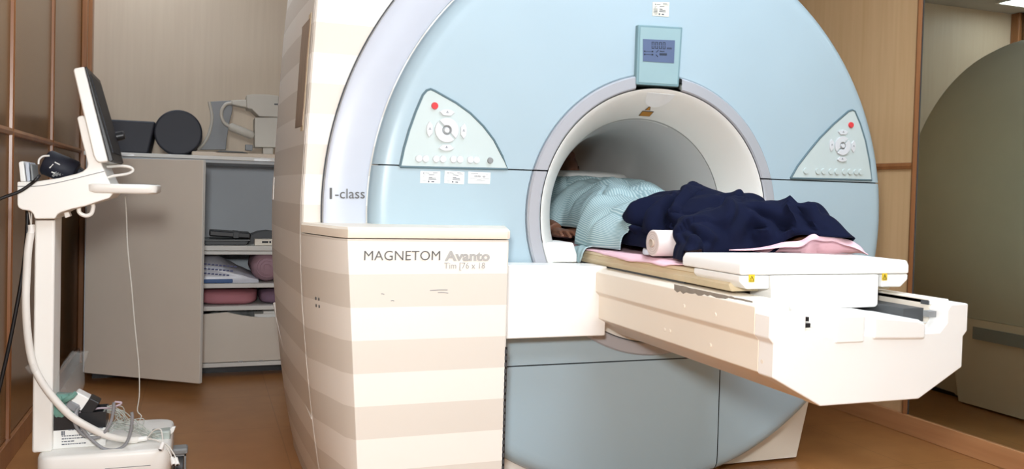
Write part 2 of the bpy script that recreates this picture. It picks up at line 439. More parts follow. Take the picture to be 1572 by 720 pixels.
for v in (.55, .69):
    bm = B()
    for u0, u1, h in ((.03, .06, .005), (.27, .31, .005), (.06, .27, .001)):
        q = [on_scr(u, v) for u in (u0, u1)]
        prism(bm, [(q[0].x, q[0].z-h/2), (q[1].x, q[1].z-h/2), (q[1].x, q[1].z+h/2), (q[0].x, q[0].z+h/2)], 1, q[0].y-.0006, q[0].y+.0006)
    obj('screen_mark', bm, M['gap'], scn)
for (u0, v0, u1, v1) in ((.4, .57, .47, .47), (.4, .68, .46, .78), (.52, .51, .66, .52)):
    bm = B(); tube(bm, [on_scr(u0, v0), on_scr((u0+u1)/2+.01, (v0+v1)/2+.02), on_scr(u1, v1)], .0012, 6); obj('screen_mark', bm, M['gap'], scn)
for k in range(3):
    bm = B(); a0 = on_scr(.51, .62+.04*k); a1 = on_scr(.74, .62+.04*k)
    tube(bm, [a0, a1], .0009, 6, smooth=False); obj('screen_mark', bm, M['gap'], scn)
flare_patch('bright_spot', [(pi/2-.01+.13*cos(k*pi/14), .004+.062*sin(k*pi/14)) for k in range(15)], mat('bright_spot_white', (244, 244, 242), .25), mri)  # bright spot under the display, put in as a white half-round patch
# stickers on the front
def sticker(name, quad, y, m, par, lines=None, ink='ink'):
    p = [at(x, yy, 1, y) for x, yy in quad]
    s = obj(name, prism(B(), [(v.x, v.z) for v in p], 1, y-.0006, y+.0006), m, par)
    if lines:
        bm = B()
        for (u0, u1, v, h) in lines:
            def Q(u, w): 
                return p[0]*(1-u)*(1-w)+p[1]*u*(1-w)+p[2]*u*w+p[3]*(1-u)*w
            q = [Q(u0, v-h), Q(u1, v-h), Q(u1, v+h), Q(u0, v+h)]
            prism(bm, [(a.x, a.z) for a in q], 1, y-.0011, y)
        obj('print', bm, M[ink], s)
    return s
doc = [(.14, .19, .17, .05), (.24, .46, .17, .02), (.62, .86, .12, .02), (.62, .94, .2, .012), (.42, .7, .31, .025), (.12, .26, .31, .01), (.12, .2, .42, .012), (.42, .6, .5, .025), (.42, .78, .58, .025), (.4, .8, .67, .025), (.12, .3, .67, .01), (.38, .46, .86, .07), (.56, .7, .86, .05), (.12, .3, .8, .01), (.12, .28, .9, .01)]
sticker('paper_label', [(645.5, 262.5), (676, 263.5), (675.5, 281.5), (645, 281)], -.0004, M['paper'], fp_mid, doc)
sticker('paper_label', [(683, 262), (713, 264), (712, 283), (682, 281)], -.0004, M['paper'], fp_mid, doc)
bar = [(.2+.6*i/16+random.uniform(0, .01), .2+.6*i/16+random.uniform(.012, .028), .37, .09) for i in range(16)]
sticker('paper_label', [(719, 263.5), (753, 265), (752, 282.5), (718.5, 281.5)], -.0004, M['paper'], fp_mid, bar+[(.1, .45, .14, .015), (.8, .88, .2, .015), (.06, .95, .55, .012), (.4, .62, .64, .012), (.25, .8, .74, .012)])
sticker('paper_label', [(1002, 3), (1027.5, 3.5), (1026.5, 26), (1001.5, 24)], -.0004, mat('cream_label', (226, 222, 205), .7), fp_up, doc+[(.06, .3, .5+.06*k, .012) for k in range(6)])
la, lb, lc, ld = (at(q, 304.6, 1, .0285) for q in (506, 509.8, 514.5, 560))
text('lettering', 'I', .046, la, ld-la, (0, 0, 1), M['letter'], mri, bold=.002, width=(lb-la).length)
text('lettering', '-class', .0455, lc, ld-lc, (0, 0, 1), M['letter'], mri, width=(ld-lc).length)

# control panels
def poly_at(pts, y=-.001):
    q = [at(x, yy, 1, y) for x, yy in pts]; return [(v.x, v.z) for v in q]
def control(outline, btn, mirror_):
    po = poly_at(outline)
    cxm = sum(p[0] for p in po)/len(po); czm = sum(p[1] for p in po)/len(po)
    base = obj('control_panel', prism(B(), po, 1, -.0035, .01), M['panelgrn'], mri, bevel=.0015)
    rim = []
    for i in range(len(po)):
        rim.append(Vector((po[i][0], -.002, po[i][1])))
    bm = B(); tube(bm, rim+[rim[0]], .0042, 8, smooth=False); obj('panel_groove', bm, M['teal'], base)
    Y0 = -.0035
    def ctr(p): v = at(*p, 1, Y0); return v.x, v.z
    def disk(name, p, r, m, h=.006):
        x, z = ctr(p); o = obj(name, cyl(B(), (x, Y0+.002, z), (x, Y0-h, z), r, r*.82, 20), m, base); return o
    disk('red_button', btn['red'], .0125, M['red'])['label'] = 'red button'
    x, z = ctr(btn['hub']); s = btn['s']; R = .040*s
    for half in (0, 1):
        a0 = (135 if not mirror_ else 45)+180*half
        pts = [(x+R*cos(radians(a0+5+170*i/16)), z+R*sin(radians(a0+5+170*i/16))) for i in range(17)]
        pts += [(x+.016*s*cos(radians(a0+168-156*i/10)), z+.016*s*sin(radians(a0+168-156*i/10))) for i in range(11)]
        obj('rocker_half', prism(B(), pts, 1, Y0-.007, Y0+.002), M['button'], base, bevel=.0015)
    obj('hub_ring', lathe(B(), [(.014*s, Y0+.001), (.0155*s, Y0-.003), (.012*s, Y0-.003), (.0105*s, Y0+.001)], seg=24, cz=0), M['grey'], base).data.transform(Matrix.Translation((x, 0, z)))
    disk('hub_button', btn['hub'], .0105*s, M['button'], .008)
    for k in range(4):
        a = radians(90*k); rr = .057*s
        u = Vector((cos(a), sin(a))); v = Vector((-u.y, u.x)); c0 = Vector((x, z))+u*rr
        pp = [c0+u*du*s+v*dv*s for du, dv in ((-.010, -.013), (-.010, .013), (.002, .026), (.009, .014), (.011, 0), (.009, -.014), (.002, -.026))]
        pb = obj('arrow_button', prism(B(), [tuple(q) for q in pp], 1, Y0-.006, Y0+.002), M['button'], base, bevel=.0015)
        obj('symbol', boxes((c0.x-.004, c0.x+.004, Y0-.0066, Y0-.005, c0.y-.0008, c0.y+.0008), (c0.x-.0015, c0.x+.0015, Y0-.0066, Y0-.005, c0.y+.002, c0.y+.005)), M['ink'], pb)
    for p in btn['row']: disk('round_button', p, .0128, btn['rm'], .005)
    for p in btn.get('last', []): disk('round_button', p, .011, M['grey'], .007)
    return base
control([(614, 256), (620, 228), (628, 200), (638, 172), (649, 146), (655, 139), (661, 137), (668, 140), (700, 158), (722, 174), (742, 194), (758, 215), (771, 240), (779, 259.5), (700, 258)],
        dict(red=(667.5, 162.5), hub=(685.5, 200), s=1.0, row=[(643, 243.5), (653.5, 243.8), (669.5, 244), (680, 244.3), (696, 244.6), (706, 244.9), (722, 245.2), (731.5, 245.6)], last=[(752.5, 246.5)], rm=M['button']), False)
control([(1213.5, 273.5), (1224, 255), (1240, 234), (1258, 212), (1280, 190), (1302, 171), (1308, 169), (1312, 171), (1320, 190), (1328, 216), (1334, 246), (1337.5, 276.5), (1280, 275)],
        dict(red=(1306, 192), hub=(1292.5, 224), s=.92, row=[(1236.5, 262.5), (1255, 263), (1264, 263.2), (1275, 263.4), (1284, 263.6), (1295.5, 263.8), (1304.5, 264), (1313.5, 264.2), (1321, 264.4)], rm=M['panelgrn']), True)

# front operator box under the left side
def sec_box(z, tz):
    xf = -1.123+(z-.3)*(-.040/.62)
    return [(pz(z), .05, z), (pz(z)+.002, .02, z), (xf-.006, -.21, z), (xf+.02, -.25, z), (-.657, -.25, z), (-.652, -.245, z), (-.60, -.02, z), (-.60, .05, z)]
fb = loft(B(), [sec_box(z, 0) for z in (0.02, .1, .2, .3, .4, .5, .6, .7, .8, .9, .928)])
fbox = obj('front_box', fb, M['stripes'], mri, angle=28)
fbox['label'] = 'cream and beige striped front box'
def top_sec(z, e):
    return [(pz(.94)-e, .048, z), (-1.169-e, -.21, z), (-1.143, -.255-e, z), (-.66, -.255-e, z), (-.650+e, -.247, z), (-.575+e, -.004, z), (-.60, .02, z), (-.8, .048, z)]
tp = loft(B(), [top_sec(.931, -.001), top_sec(.935, .001), top_sec(.955, .001), top_sec(.962, -.006)])
obj('box_top', tp, M['cream'], mri, angle=30)
for k in range(3): obj('vent_slot', boxes((-.652+.012*k*0, -.632, -.17+.0*k, -.12, .86-.018*k, .868-.018*k)), M['black'], fbox)
rs = B(); box(rs, -.657, -.648, -.249, -.238, .03, .60); obj('rubber_strip', rs, M['black'], fbox)
bm = B()
for k in range(28): box(bm, -.6572, -.6495, -.2505, -.246, .04+k*.02, .052+k*.02)
obj('strip_ribs', bm, M['darkgrey'], fbox)
for k, (px_, py_) in enumerate(((487, 435), (492, 436), (487, 443), (492, 444))):
    p = at(px_, py_, 0, -1.2); p.x = pz(p.z)*.5-.6
    yb = -.06-.02*(k % 2); f_ = (yb-.02)/(-.21-.02); z_ = .735-.022*(k//2)
    xx = (pz(z_)+.002)*(1-f_)+(-1.123+(z_-.3)*(-.040/.62)-.006)*f_
    obj('screw_cap', cyl(B(), (xx+.002, yb, z_), (xx-.001, yb-.0004, z_), .005, n=10), M['darkgrey'], fbox)
for word, x0, x1, y, h, mm, bo in (('MAGNETOM', 559, 675.5, 399.6, .0405, 'letter', -.0004), ('Avanto', 683, 752, 399.8, .040, 'letter_light', .0025), ('Tim [76 x 18', 682, 744.5, 412.5, .0265, 'letter_light', -.0002)):
    xa, xb = at(x0, y, 1, -.2515), at(x1, y, 1, -.2515)
    text('lettering', word, h, xa, (1, 0, 0), (0, 0, 1), M[mm], fbox, bold=bo*.55, width=(xb-xa).length)
for x0, y0, x1, y1 in ((660, 446, 687, 445), (672, 449, 688, 450), (585, 451, 590, 452), (600, 462, 605, 462)):
    bm = B(); tube(bm, [at(x0, y0, 1, -.2502), at((x0+x1)/2, (y0+y1)/2-.5, 1, -.2502), at(x1, y1, 1, -.2502)], .0009, 5); obj('scuff', bm, M['ink'], fbox)

# ---------------------------------------------------------------- patient table
tab = thing('patient_table', 'white patient table on a thick cantilever beam reaching out of the scanner bore', 'table', (0, -.5, .585))
BX = [(-.285, .828), (-.2, .828), (-.2, .765), (.235, .765), (.235, .828), (.285, .828), (.30, .818), (.30, .752), (.287, .738), (.287, .662), (.15, .588), (-.15, .588), (-.287, .662), (-.287, .738), (-.30, .752), (-.30, .818)]
beam = obj('beam', prism(B(), BX, 1, -1.0, .10), M['cream'], tab, bevel=.003)
EC = [(.302, .822), (.302, .752), (.289, .738), (.289, .660), (.15, .586), (-.15, .586), (-.289, .660), (-.289, .738), (-.302, .752), (-.302, .806), (-.20, .806), (-.20, .765), (-.13, .752), (.21, .752), (.232, .775), (.232, .806), (.245, .822)]
ec = B(); prism(ec, EC, 1, -1.06, -1.002)
obj('end_cover', ec, M['white'], tab, bevel=.004)
obj('drive_channel', boxes((-.198, .233, -1.0, -.72, .7655, .7665)), M['white'], tab)
obj('drive_slot', boxes((.166, .232, -.985, -.80, .767, .802)), M['darkgrey'], tab)
obj('drive_housing', prism(B(), [(-.13, .75), (.10, .75), (.10, .79), (-.13, .805)], 1, -1.045, -.85), M['white'], tab, bevel=.006)
obj('drive_housing', prism(B(), [(-.005, .74), (.16, .735), (.16, .775), (.14, .785), (-.005, .798)], 1, -1.066, -.9), M['white'], tab, bevel=.008)
obj('drive_housing', prism(B(), [(-.115, .735), (-.03, .735), (-.03, .80), (-.115, .80)], 1, -1.064, -.95), M['white'], tab, bevel=.004)
obj('connector', boxes((-.195, -.175, -1.045, -1.02, .772, .782), (-.195, -.18, -1.045, -1.02, .787, .797)), M['black'], tab)
obj('connector', boxes((.205, .228, -1.03, -1.01, .785, .80)), M['grey'], tab)
rail = obj('right_rail', boxes((.235, .300, -1.002, -.60, .812, .826)), M['white'], tab, bevel=.003)
obj('rail_groove', boxes((.255, .260, -1.0, -.62, .824, .8265), (.275, .28, -1.0, -.62, .824, .8265)), M['grey'], rail)
obj('rail_latch', boxes((.232, .236, -1.0, -.975, .812, .822)), M['darkgrey'], rail)
# arm towards the front box
obj('support_arm', prism(B(), [(-.655, .842), (-.655, .603), (-.26, .603), (-.26, .836)], 1, -.135, -.02), M['white'], tab, bevel=.004)
# flaked paint on the beam's left edge
random.seed(3)
top_, bot_ = [], []
N = 26
for i in range(N+1):
    u = i/N; px_ = 1035+u*120; base_y = 436.5+u*25.5
    wd = (9.5*(1-u)**1.2+2.0) if u > .03 else 8
    p = at(px_, base_y+random.uniform(-.5, .5), 0, -.3005); q = at(px_, base_y+wd+random.uniform(-2, 1.8)*(.4+(1-u)), 0, -.3005)
    top_.append((p.y, p.z)); bot_.append((q.y, q.z))
obj('paint_chip', prism(B(), top_+bot_[::-1], 0, -.3008, -.2995), mat('bare_grey_metal', (150, 142, 130), .6, vary=.15, scale=40), beam, flat=True)['label'] = 'jagged grey patch of flaked paint'
for px_, py_ in ((1050, 470), (1098, 483), (1020, 506), (1028, 508), (1090, 530), (1170, 555)):
    p = at(px_, py_, 0, -.288 if py_ > 500 else -.3005); obj('plug', cyl(B(), (p.x+.002, p.y, p.z), (p.x-.0015, p.y, p.z), .006, .005, 12), M['cream'], beam)
# sliding top
TB = [(-.245, .880), (-.262, .876), (-.264, .868), (-.256, .864), (-.260, .858), (-.266, .852), (-.256, .835), (.256, .835), (.266, .852), (.260, .858), (.256, .864), (.264, .868), (.262, .876), (.245, .880)]
board = obj('table_top', prism(B(), TB, 1, -.84, 1.25), M['cream_dark'], tab, angle=25)
obj('glide', boxes((-.25, .25, -.60, 1.2, .8285, .836)), M['darkgrey'], tab)
foot = obj('foot_plate', prism(B(), [(-.270, .905), (-.262, .919), (.262, .919), (.270, .905), (.270, .882), (-.270, .882)], 1, -.895, -.62), M['white'], tab, bevel=.005)
obj('end_apron', prism(B(), [(-.178, .881), (-.172, .799), (-.165, .793), (.160, .793), (.168, .799), (.168, .881)], 1, -.895, -.80), M['white'], foot, bevel=.004)
for s in (-1, 1):
    e = obj('corner_block', prism(B(), [(s*.18, .881), (s*.18, .846), (s*.246, .846), (s*.270, .866), (s*.270, .881)], 1, -.892, -.68), M['white'], foot, bevel=.004)
    px_, py_ = ((1154, 427.5) if s < 0 else (1358, 425))
    p = at(px_, py_, 1, -.8935)
    y_ = -.8935
    k = obj('warning_label', boxes((p.x-.0085, p.x+.0085, y_-.0006, y_+.001, p.z-.0095, p.z+.0095)), M['yellow'], e); k['label'] = 'yellow warning label'
    bm = B()
    tri = [(p.x-.0065, p.z-.006), (p.x+.0065, p.z-.006), (p.x, p.z+.0065)]
    for i in range(3):
        a_, b_ = tri[i], tri[(i+1) % 3]; tube(bm, [(a_[0], y_-.0006, a_[1]), (b_[0], y_-.0006, b_[1])], .0007, 5, smooth=False)
    tube(bm, [(p.x, y_-.0006, p.z+.002), (p.x, y_-.0006, p.z-.004)], .0008, 5, smooth=False)
    obj('warning_sign', bm, M['black'], k)
sh = B(); prism(sh, [(-.15, .806), (-.1, .8), (.08, .8), (.14, .806)], 1, -.9, -.89)
obj('foot_pad', boxes((-.16, .0, -.79, -.66, .9185, .9205)), M['white'], foot, bevel=.001)
sh.free()
# ---------------------------------------------------------------- storage cabinet at the back
M['cab'] = mat('cabinet_laminate', (222, 212, 198), .5, vary=.03, scale=5)
M['cab_in'] = mat('cabinet_inside', (208, 214, 220), .6, vary=.03)
M['cab_edge'] = mat('cabinet_edge', (228, 226, 220), .5)
M['metal'] = mat('steel', (150, 150, 150), .35, metal=.7)
YC, CX0, CX1 = 2.30, -2.12, -.78
cab = thing('storage_cabinet', 'beige storage cabinet with one door ajar, standing in the back corner behind the monitor cart', 'cabinet', (-1.45, 2.6, 0))
obj('carcass', boxes((CX0, CX0+.02, YC, 2.95, .06, 1.213), (CX1-.02, CX1, YC, 2.95, .06, 1.213), (CX0+.02, CX1-.02, 2.93, 2.95, .06, 1.213), (CX0+.02, CX1-.02, YC+.002, 2.93, 1.196, 1.213)), M['cab_in'], cab, bevel=.002)
obj('counter', boxes((CX0-.01, CX1+.01, YC-.015, 2.96, 1.2135, 1.234)), M['cab_edge'], cab, bevel=.003)
for x0 in (-1.975, -1.27): obj('hinge_plate', boxes((x0, x0+.09, YC-.017, YC-.0145, 1.215, 1.226)), M['metal'], cab)
obj('bottom', boxes((CX0+.02, CX1-.02, YC, 2.93, .055, .078)), M['cab_edge'], cab, bevel=.002)
obj('plinth', boxes((CX0+.03, CX1-.03, YC+.12, 2.9, 0, .055)), M['black'], cab)
for z0, z1 in ((.708, .735), (.686, .705), (.498, .522), (.371, .395)):
    obj('shelf', boxes((CX0+.02, CX1-.02, YC+.012, 2.93, z0, z1)), M['cab_edge'], cab, bevel=.002)
dpts = [(-1.545, .082), (-.90, .082), (-.90, .362)]
dpts += [(-.96-.44*i/10, .362-.034*sin(pi*i/10)) for i in range(11)] + [(-1.545, .352)]
dr = obj('drawer', prism(B(), dpts, 1, YC+.004, YC+.022), M['cab'], cab, bevel=.002)
obj('drawer_box', boxes((-1.535, -1.52, YC+.022, 2.8, .09, .33), (-.93, -.915, YC+.022, 2.8, .09, .33), (-1.52, -.93, YC+.022, 2.8, .09, .10), (-1.52, -.93, 2.785, 2.8, .10, .33)), M['cab_in'], dr)
for x in (-1.33, -1.22): obj('runner_clip', boxes((x, x+.02, YC-.002, YC+.01, .0785, .086)), M['metal'], cab)
A_, B_ = Vector((-2.112, 2.272, 0)), Vector((-1.537, 1.872, 0))
dv = (B_-A_); L_ = dv.length; ang = atan2(dv.y, dv.x)
Tm = Matrix.Translation(A_) @ Matrix.Rotation(ang, 4, 'Z')
door = obj('door', box(B(), 0, L_, 0, .020, .062, 1.198, Tm), M['cab'], cab, bevel=.003)
obj('edge_band', box(B(), L_, L_+.0015, .001, .019, .064, 1.196, Tm), M['cab_edge'], door)
for z in (.25, .98): obj('hinge', box(B(), .01, .06, .020, .026, z, z+.06, Tm), M['metal'], door)

def blob(bm, c, s, p=2.6, nu=40, nv=24, amp=.0, fr=8, seed=0, rot=0, flat=True, folds=None):
    """soft pillow-like closed shape: superellipsoid with fold noise"""
    c = Vector(c); rows = []
    def sp(v, e): return copysign(abs(v)**e, v)
    rm = Matrix.Rotation(rot, 3, 'Z')
    for j in range(nv+1):
        ph = -pi/2+pi*j/nv; r = []
        for i in range(nu):
            th = 2*pi*i/nu; e = 2/p
            d = Vector((sp(cos(ph), e)*sp(cos(th), e), sp(cos(ph), e)*sp(sin(th), e), sp(sin(ph), e)))
            q = Vector((d.x*s[0], d.y*s[1], d.z*s[2]))
            nz = noise.fractal(q*fr+Vector((seed*3.1, seed, 0)), .8, 2, 3)
            k = 1+amp*nz
            if folds: k += folds(q, d)
            q = Vector((q.x*(1+amp*nz*.6), q.y*(1+amp*nz*.6), q.z*k))
            if flat: q.z = max(q.z, -s[2]*.97)
            r.append(c+rm @ q)
        rows.append(r)
    return loft(bm, rows)
cl = {}
def cloth_mat(name, rgb, rough=.9, weave=900, vary=.05):
    t = NT(name); n = t.noise(14)
    c = lin(rgb); t.l(t.mix(n, tuple(x*(1-vary*2) for x in c[:3])+(1,), tuple(min(1, x*(1+vary)) for x in c[:3])+(1,)), t.b.inputs['Base Color'])
    t.set(rough, spec=.15); t.bump(t.noise(weave, (1, 1, 1), 1), .15, .001); return t.m
M['pink'] = cloth_mat('pale_pink_cotton', (240, 198, 206))
M['rose'] = cloth_mat('rose_cotton', (190, 128, 136))
M['mauve'] = cloth_mat('mauve_cotton', (172, 140, 150))
M['purple'] = cloth_mat('dusty_purple_cotton', (138, 112, 132))
# things inside the cabinet
z1 = .735
tr = thing('equipment_tray', 'flat dark grey tray lying at the left of the upper cabinet shelf', 'tray', (-1.40, 2.5, z1))
obj('tray_body', prism(B(), [(-1.52, z1+.001), (-1.30, z1+.001), (-1.285, z1+.026), (-1.535, z1+.026)], 1, 2.36, 2.62), M['darkgrey'], tr, bevel=.004)
obj('tray_lip', boxes((-1.54, -1.28, 2.35, 2.63, z1+.026, z1+.031)), M['grey'], tr, bevel=.002)
bo = thing('folded_coil', 'dark grey padded flap propped on the flat tray in the cabinet', 'pad', (-1.38, 2.5, z1+.032))
Tr = Matrix.Translation((-1.39, 2.5, z1+.052)) @ Matrix.Rotation(.06, 4, 'Y')
obj('pad', box(B(), -.11, .115, -.1, .1, -.010, .022, Tr), M['black'], bo, bevel=.008, seg=3)
obj('strap', box(B(), .02, .05, -.103, .103, -.012, .0235, Tr), M['darkgrey'], bo, bevel=.002)
bd = thing('grey_cover', 'dark curved cover lying behind the white box in the cabinet', 'cover', (-1.2, 2.6, z1))
bm = B(); loft(bm, [[(x, 2.5, z1+.012+.065*(1-((x+1.17)/.15)**2)) for x in (-1.32, -1.27, -1.22, -1.17, -1.12, -1.07, -1.02)]+[(x, 2.5, z1+.002) for x in (-1.02, -1.17, -1.32)], [(x, 2.75, z1+.012+.06*(1-((x+1.17)/.15)**2)) for x in (-1.32, -1.27, -1.22, -1.17, -1.12, -1.07, -1.02)]+[(x, 2.75, z1+.002) for x in (-1.02, -1.17, -1.32)]])
obj('shell', bm, M['darkgrey'], bd); obj('rim', boxes((-1.33, -1.01, 2.49, 2.502, z1, z1+.012)), M['black'], bd)
bx = thing('small_carton', 'small cream carton with dark print on the upper cabinet shelf', 'box', (-1.2, 2.4, z1))
k = obj('carton', boxes((-1.255, -1.155, 2.35, 2.42, z1+.001, z1+.036)), M['cream'], bx, bevel=.002)
obj('print', boxes((-1.215, -1.18, 2.349, 2.3505, z1+.014, z1+.026), (-1.175, -1.165, 2.349, 2.3505, z1+.014, z1+.026)), M['black'], bx)
# plastic bag with printed lines, pink roll
bagm = mat('white_plastic_bag', (206, 206, 214), .3, vary=.08, scale=14)
bg = thing('printed_bag', 'crumpled white plastic bag with blue print beside the pink roll on the middle shelf', 'bag', (-1.42, 2.5, .522))
def bag_shape(x):
    return .03+.115*max(0, min(1, (-1.24-x)/.22))
secs = []
for j in range(9):
    y = 2.35+.05*j; r = []
    for i in range(21):
        x = -1.60+.37*i/20; r.append((x, y, .524+bag_shape(x)*(sin(pi*(j+.6)/9.2))**.35+.006*noise.noise((x*25, y*25, 1))))
    secs.append(r+[(-1.23, y, .523), (-1.60, y, .523)])
obj('bag_body', loft(B(), secs), bagm, bg, angle=60)
obj('blue_stripe', boxes((-1.59, -1.37, 2.343, 2.36, .5235, .545)), mat('blue_print', (40, 84, 140), .4), bg, bevel=.004)
for k in range(3):
    bm = B(); z = .575+.026*k
    for q in range(7+k): box(bm, -1.525+.02*q, -1.510+.02*q, 2.3405, 2.3425, z-.002*q, z+.008-.002*q)
    obj('print', bm, mat('print_blue', (84, 88, 128), .6), bg)
rl = thing('rolled_blanket', 'rolled mauve pink blanket at the right of the middle cabinet shelf', 'blanket', (-1.2, 2.6, .522))
def rollblob(cx, cy, cz, r, l):
    bm = B(); secs = []
    for j in range(14):
        u = j/13; rr = r*(.55 if j == 0 else .88 if j == 1 else 1.0 if j < 12 else .8); y = cy+l*(max(0, u-.02))
        secs.append([(cx+rr*cos(a)*(1+.05*noise.noise((3*cos(a), 3*sin(a), u*5))), y, cz+rr*sin(a)*(1+.05*noise.noise((2*cos(a), 2*sin(a), 4+u*4)))) for a in [2*pi*i/36 for i in range(36)]])
    return loft(bm, secs)
obj('roll', rollblob(-1.185, 2.33, .612, .086, .5), M['mauve'], rl, angle=70)
for k in range(3):
    bm = B(); tube(bm, [(-1.185+(.02+.018*k)*cos(a), 2.333-.004+.0015*k, .612+(.02+.018*k)*sin(a)) for a in [j*.5+k for j in range(9)]], .003, 6)
    obj('fold', bm, M['mauve'], rl)
fd = obj('folded_cloth', blob(B(), (-1.395, 2.52, .437), (.165, .17, .042), 4, amp=.10, fr=9, seed=2), M['rose'], angle=80)
tag(fd, 'folded rose pink cloth on the lower cabinet shelf', 'cloth')
fd2 = obj('folded_cloth', blob(B(), (-1.12, 2.52, .437), (.10, .17, .042), 3.5, amp=.12, fr=10, seed=5), M['purple'], angle=80)
tag(fd2, 'dusty purple cloth at the right of the folded rose pink cloth', 'cloth')
clear = NT('clear_film'); clear.b.inputs['Base Color'].default_value = (.85, .88, .86, 1); clear.set(.12); clear.b.inputs['Alpha'].default_value = .09
clear.bump(clear.noise(30, (1, 1, 1), 3), .6, .01); M['film'] = clear.m
pb = obj('plastic_bag', blob(B(), (-1.36, 2.5, .27), (.14, .13, .095), 3, amp=.25, fr=16, seed=9), mat('grey_film', (150, 152, 150), .2, vary=.2, scale=30), angle=60)
tag(pb, 'grey plastic bag bulging above the cut-out of the cabinet drawer', 'bag')
pp = obj('paper_stack', boxes((-1.25, -1.08, 2.335, 2.56, .11, .345), (-1.2, -.98, 2.345, 2.55, .12, .358)), M['paper'], bevel=.003)
tag(pp, 'white paper packs standing in the cabinet drawer beside the plastic bag', 'paper')
# on the counter
ZT = 1.2345
navy = mat('dark_navy_vinyl', (38, 40, 50), .55, vary=.06)
wd = obj('wedge_cushion', prism(B(), [(-2.10, ZT), (-1.826, ZT), (-1.79, 1.416), (-2.08, 1.416)], 1, 2.42, 2.72), navy, bevel=.012, seg=3)
tag(wd, 'black wedge cushion on the cabinet counter behind the monitor', 'cushion')
rc = obj('roll_cushion', cyl(B(), (-1.672, 2.42, ZT+.127), (-1.672, 2.80, ZT+.127), .1265, n=56), navy, bevel=.012, seg=3)
tag(rc, 'round black roll cushion with its flat end facing out on the cabinet counter', 'cushion')
hc = thing('head_coil', 'grey head coil with curved handle on the cabinet counter next to the scanner', 'coil', (-1.3, 2.5, ZT))
cg = mat('coil_grey', (196, 190, 178), .45, vary=.04); cgd = mat('coil_dark_grey', (140, 142, 144), .5, vary=.04)
def cp(pts, y=2.50): return [(v.x, v.z) for v in (at(a, b, 1, y) for a, b in pts)]
obj('base_plate', prism(B(), [(-1.60, ZT), (-1.14, ZT), (-1.14, ZT+.026), (-1.60, ZT+.026)], 1, 2.40, 2.62), mat('coil_tan', (206, 188, 168), .5), hc, bevel=.008, seg=3)
shp = [(321, 156), (324, 168), (325.5, 180), (324, 194), (319, 210), (312, 221), (304, 230), (347, 230), (348, 215), (352, 190), (357, 170), (357, 154)]
obj('shield', prism(B(), cp(shp, 2.56), 1, 2.56, 2.585), cgd, hc, bevel=.004)
bm = B(); e_ = cp(shp[:7], 2.555); tube(bm, [(x, 2.56, z) for x, z in e_], .009, 10); obj('shield_edge', bm, cg, hc)
obj('arm', prism(B(), cp([(354, 154), (384, 153), (384, 166), (370, 164), (356, 161)], 2.47), 1, 2.46, 2.54), cg, hc, bevel=.008, seg=3)
bm = B(); q = [at(a, b, 1, 2.45) for a, b in ((356, 158), (347, 160), (341, 168), (340, 178), (344, 188), (352, 194))]; tube(bm, q, .0095, 10); obj('cable', bm, cg, hc)
q = [at(a, b, 1, 2.45) for a, b in ((351, 193.5), (390, 209))]
bm = B(); tube(bm, [q[0], q[0].lerp(q[1], .08), q[0].lerp(q[1], .9), q[1]], lambda t: .012 if t < .03 or t > .97 else .024, 14, smooth=False); obj('cable_trap', bm, cg, hc, angle=50)
obj('upper_housing', prism(B(), cp([(378, 146), (387, 144.5), (411, 145), (428, 147), (428, 180), (398, 179), (387, 168), (379, 166)], 2.42), 1, 2.42, 2.60), cg, hc, bevel=.006, seg=3)
obj('lower_housing', prism(B(), cp([(391, 180), (428, 180), (426, 226.5), (391, 226)], 2.42), 1, 2.425, 2.60), cg, hc, bevel=.005)
obj('foot', prism(B(), cp([(404, 226), (420, 226), (420, 237), (404, 237)], 2.41), 1, 2.44, 2.52), cg, hc, bevel=.005)
obj('latch', prism(B(), cp([(421, 159), (427, 159), (426, 161.5), (421, 161)], 2.42), 1, 2.418, 2.43), M['darkgrey'], hc)
obj('clip', prism(B(), cp([(376, 222), (388, 223), (387, 232), (376, 231)], 2.48), 1, 2.45, 2.49), cgd, hc, bevel=.004)
db = obj('paper_sheet', prism(B(), [(-1.47, ZT+.0275), (-1.30, ZT+.0275), (-1.33, ZT+.034), (-1.45, ZT+.036)], 1, 2.40, 2.55), M['black'])
tag(db, 'thin black folder lying on the tan base of the grey head coil', 'folder')

# ---------------------------------------------------------------- monitor cart
M['cart'] = mat('cart_white', (242, 239, 232), .38, vary=.02, scale=4)
M['cart_side'] = M['cart']
YN = .30
def cq(pts, y=YN): return [(v.x, v.z) for v in (at(a, b, 1, y) for a, b in pts)]
cart = thing('monitor_cart', 'white patient monitor on a rolling pole cart beside the brown left wall', 'monitor cart', (-1.85, .48, 0))
base = B()
p0, p1 = at(84, 689, 1, YN), at(262, 689, 1, YN)
x0, x1 = p0.x-.055, p1.x
def rrect(x0, x1, y0, y1, r, k=5):
    out = []
    for cx_, cy_, a0 in ((x1-r, y0+r, -90), (x1-r, y1-r, 0), (x0+r, y1-r, 90), (x0+r, y0+r, 180)):
        out += [(cx_+r*cos(radians(a0+90*i/k)), cy_+r*sin(radians(a0+90*i/k))) for i in range(k+1)]
    return out
rr = lambda z, e: [(x, y, z) for x, y in rrect(x0+e, x1-e, YN+e, .70-e, .05)]
loft(base, [rr(.10, .02), rr(.112, .004), rr(.12, 0), rr(.188, 0), rr(.197, .004), rr(.2, .012)])
obj('base', base, M['cart'], cart, angle=50)
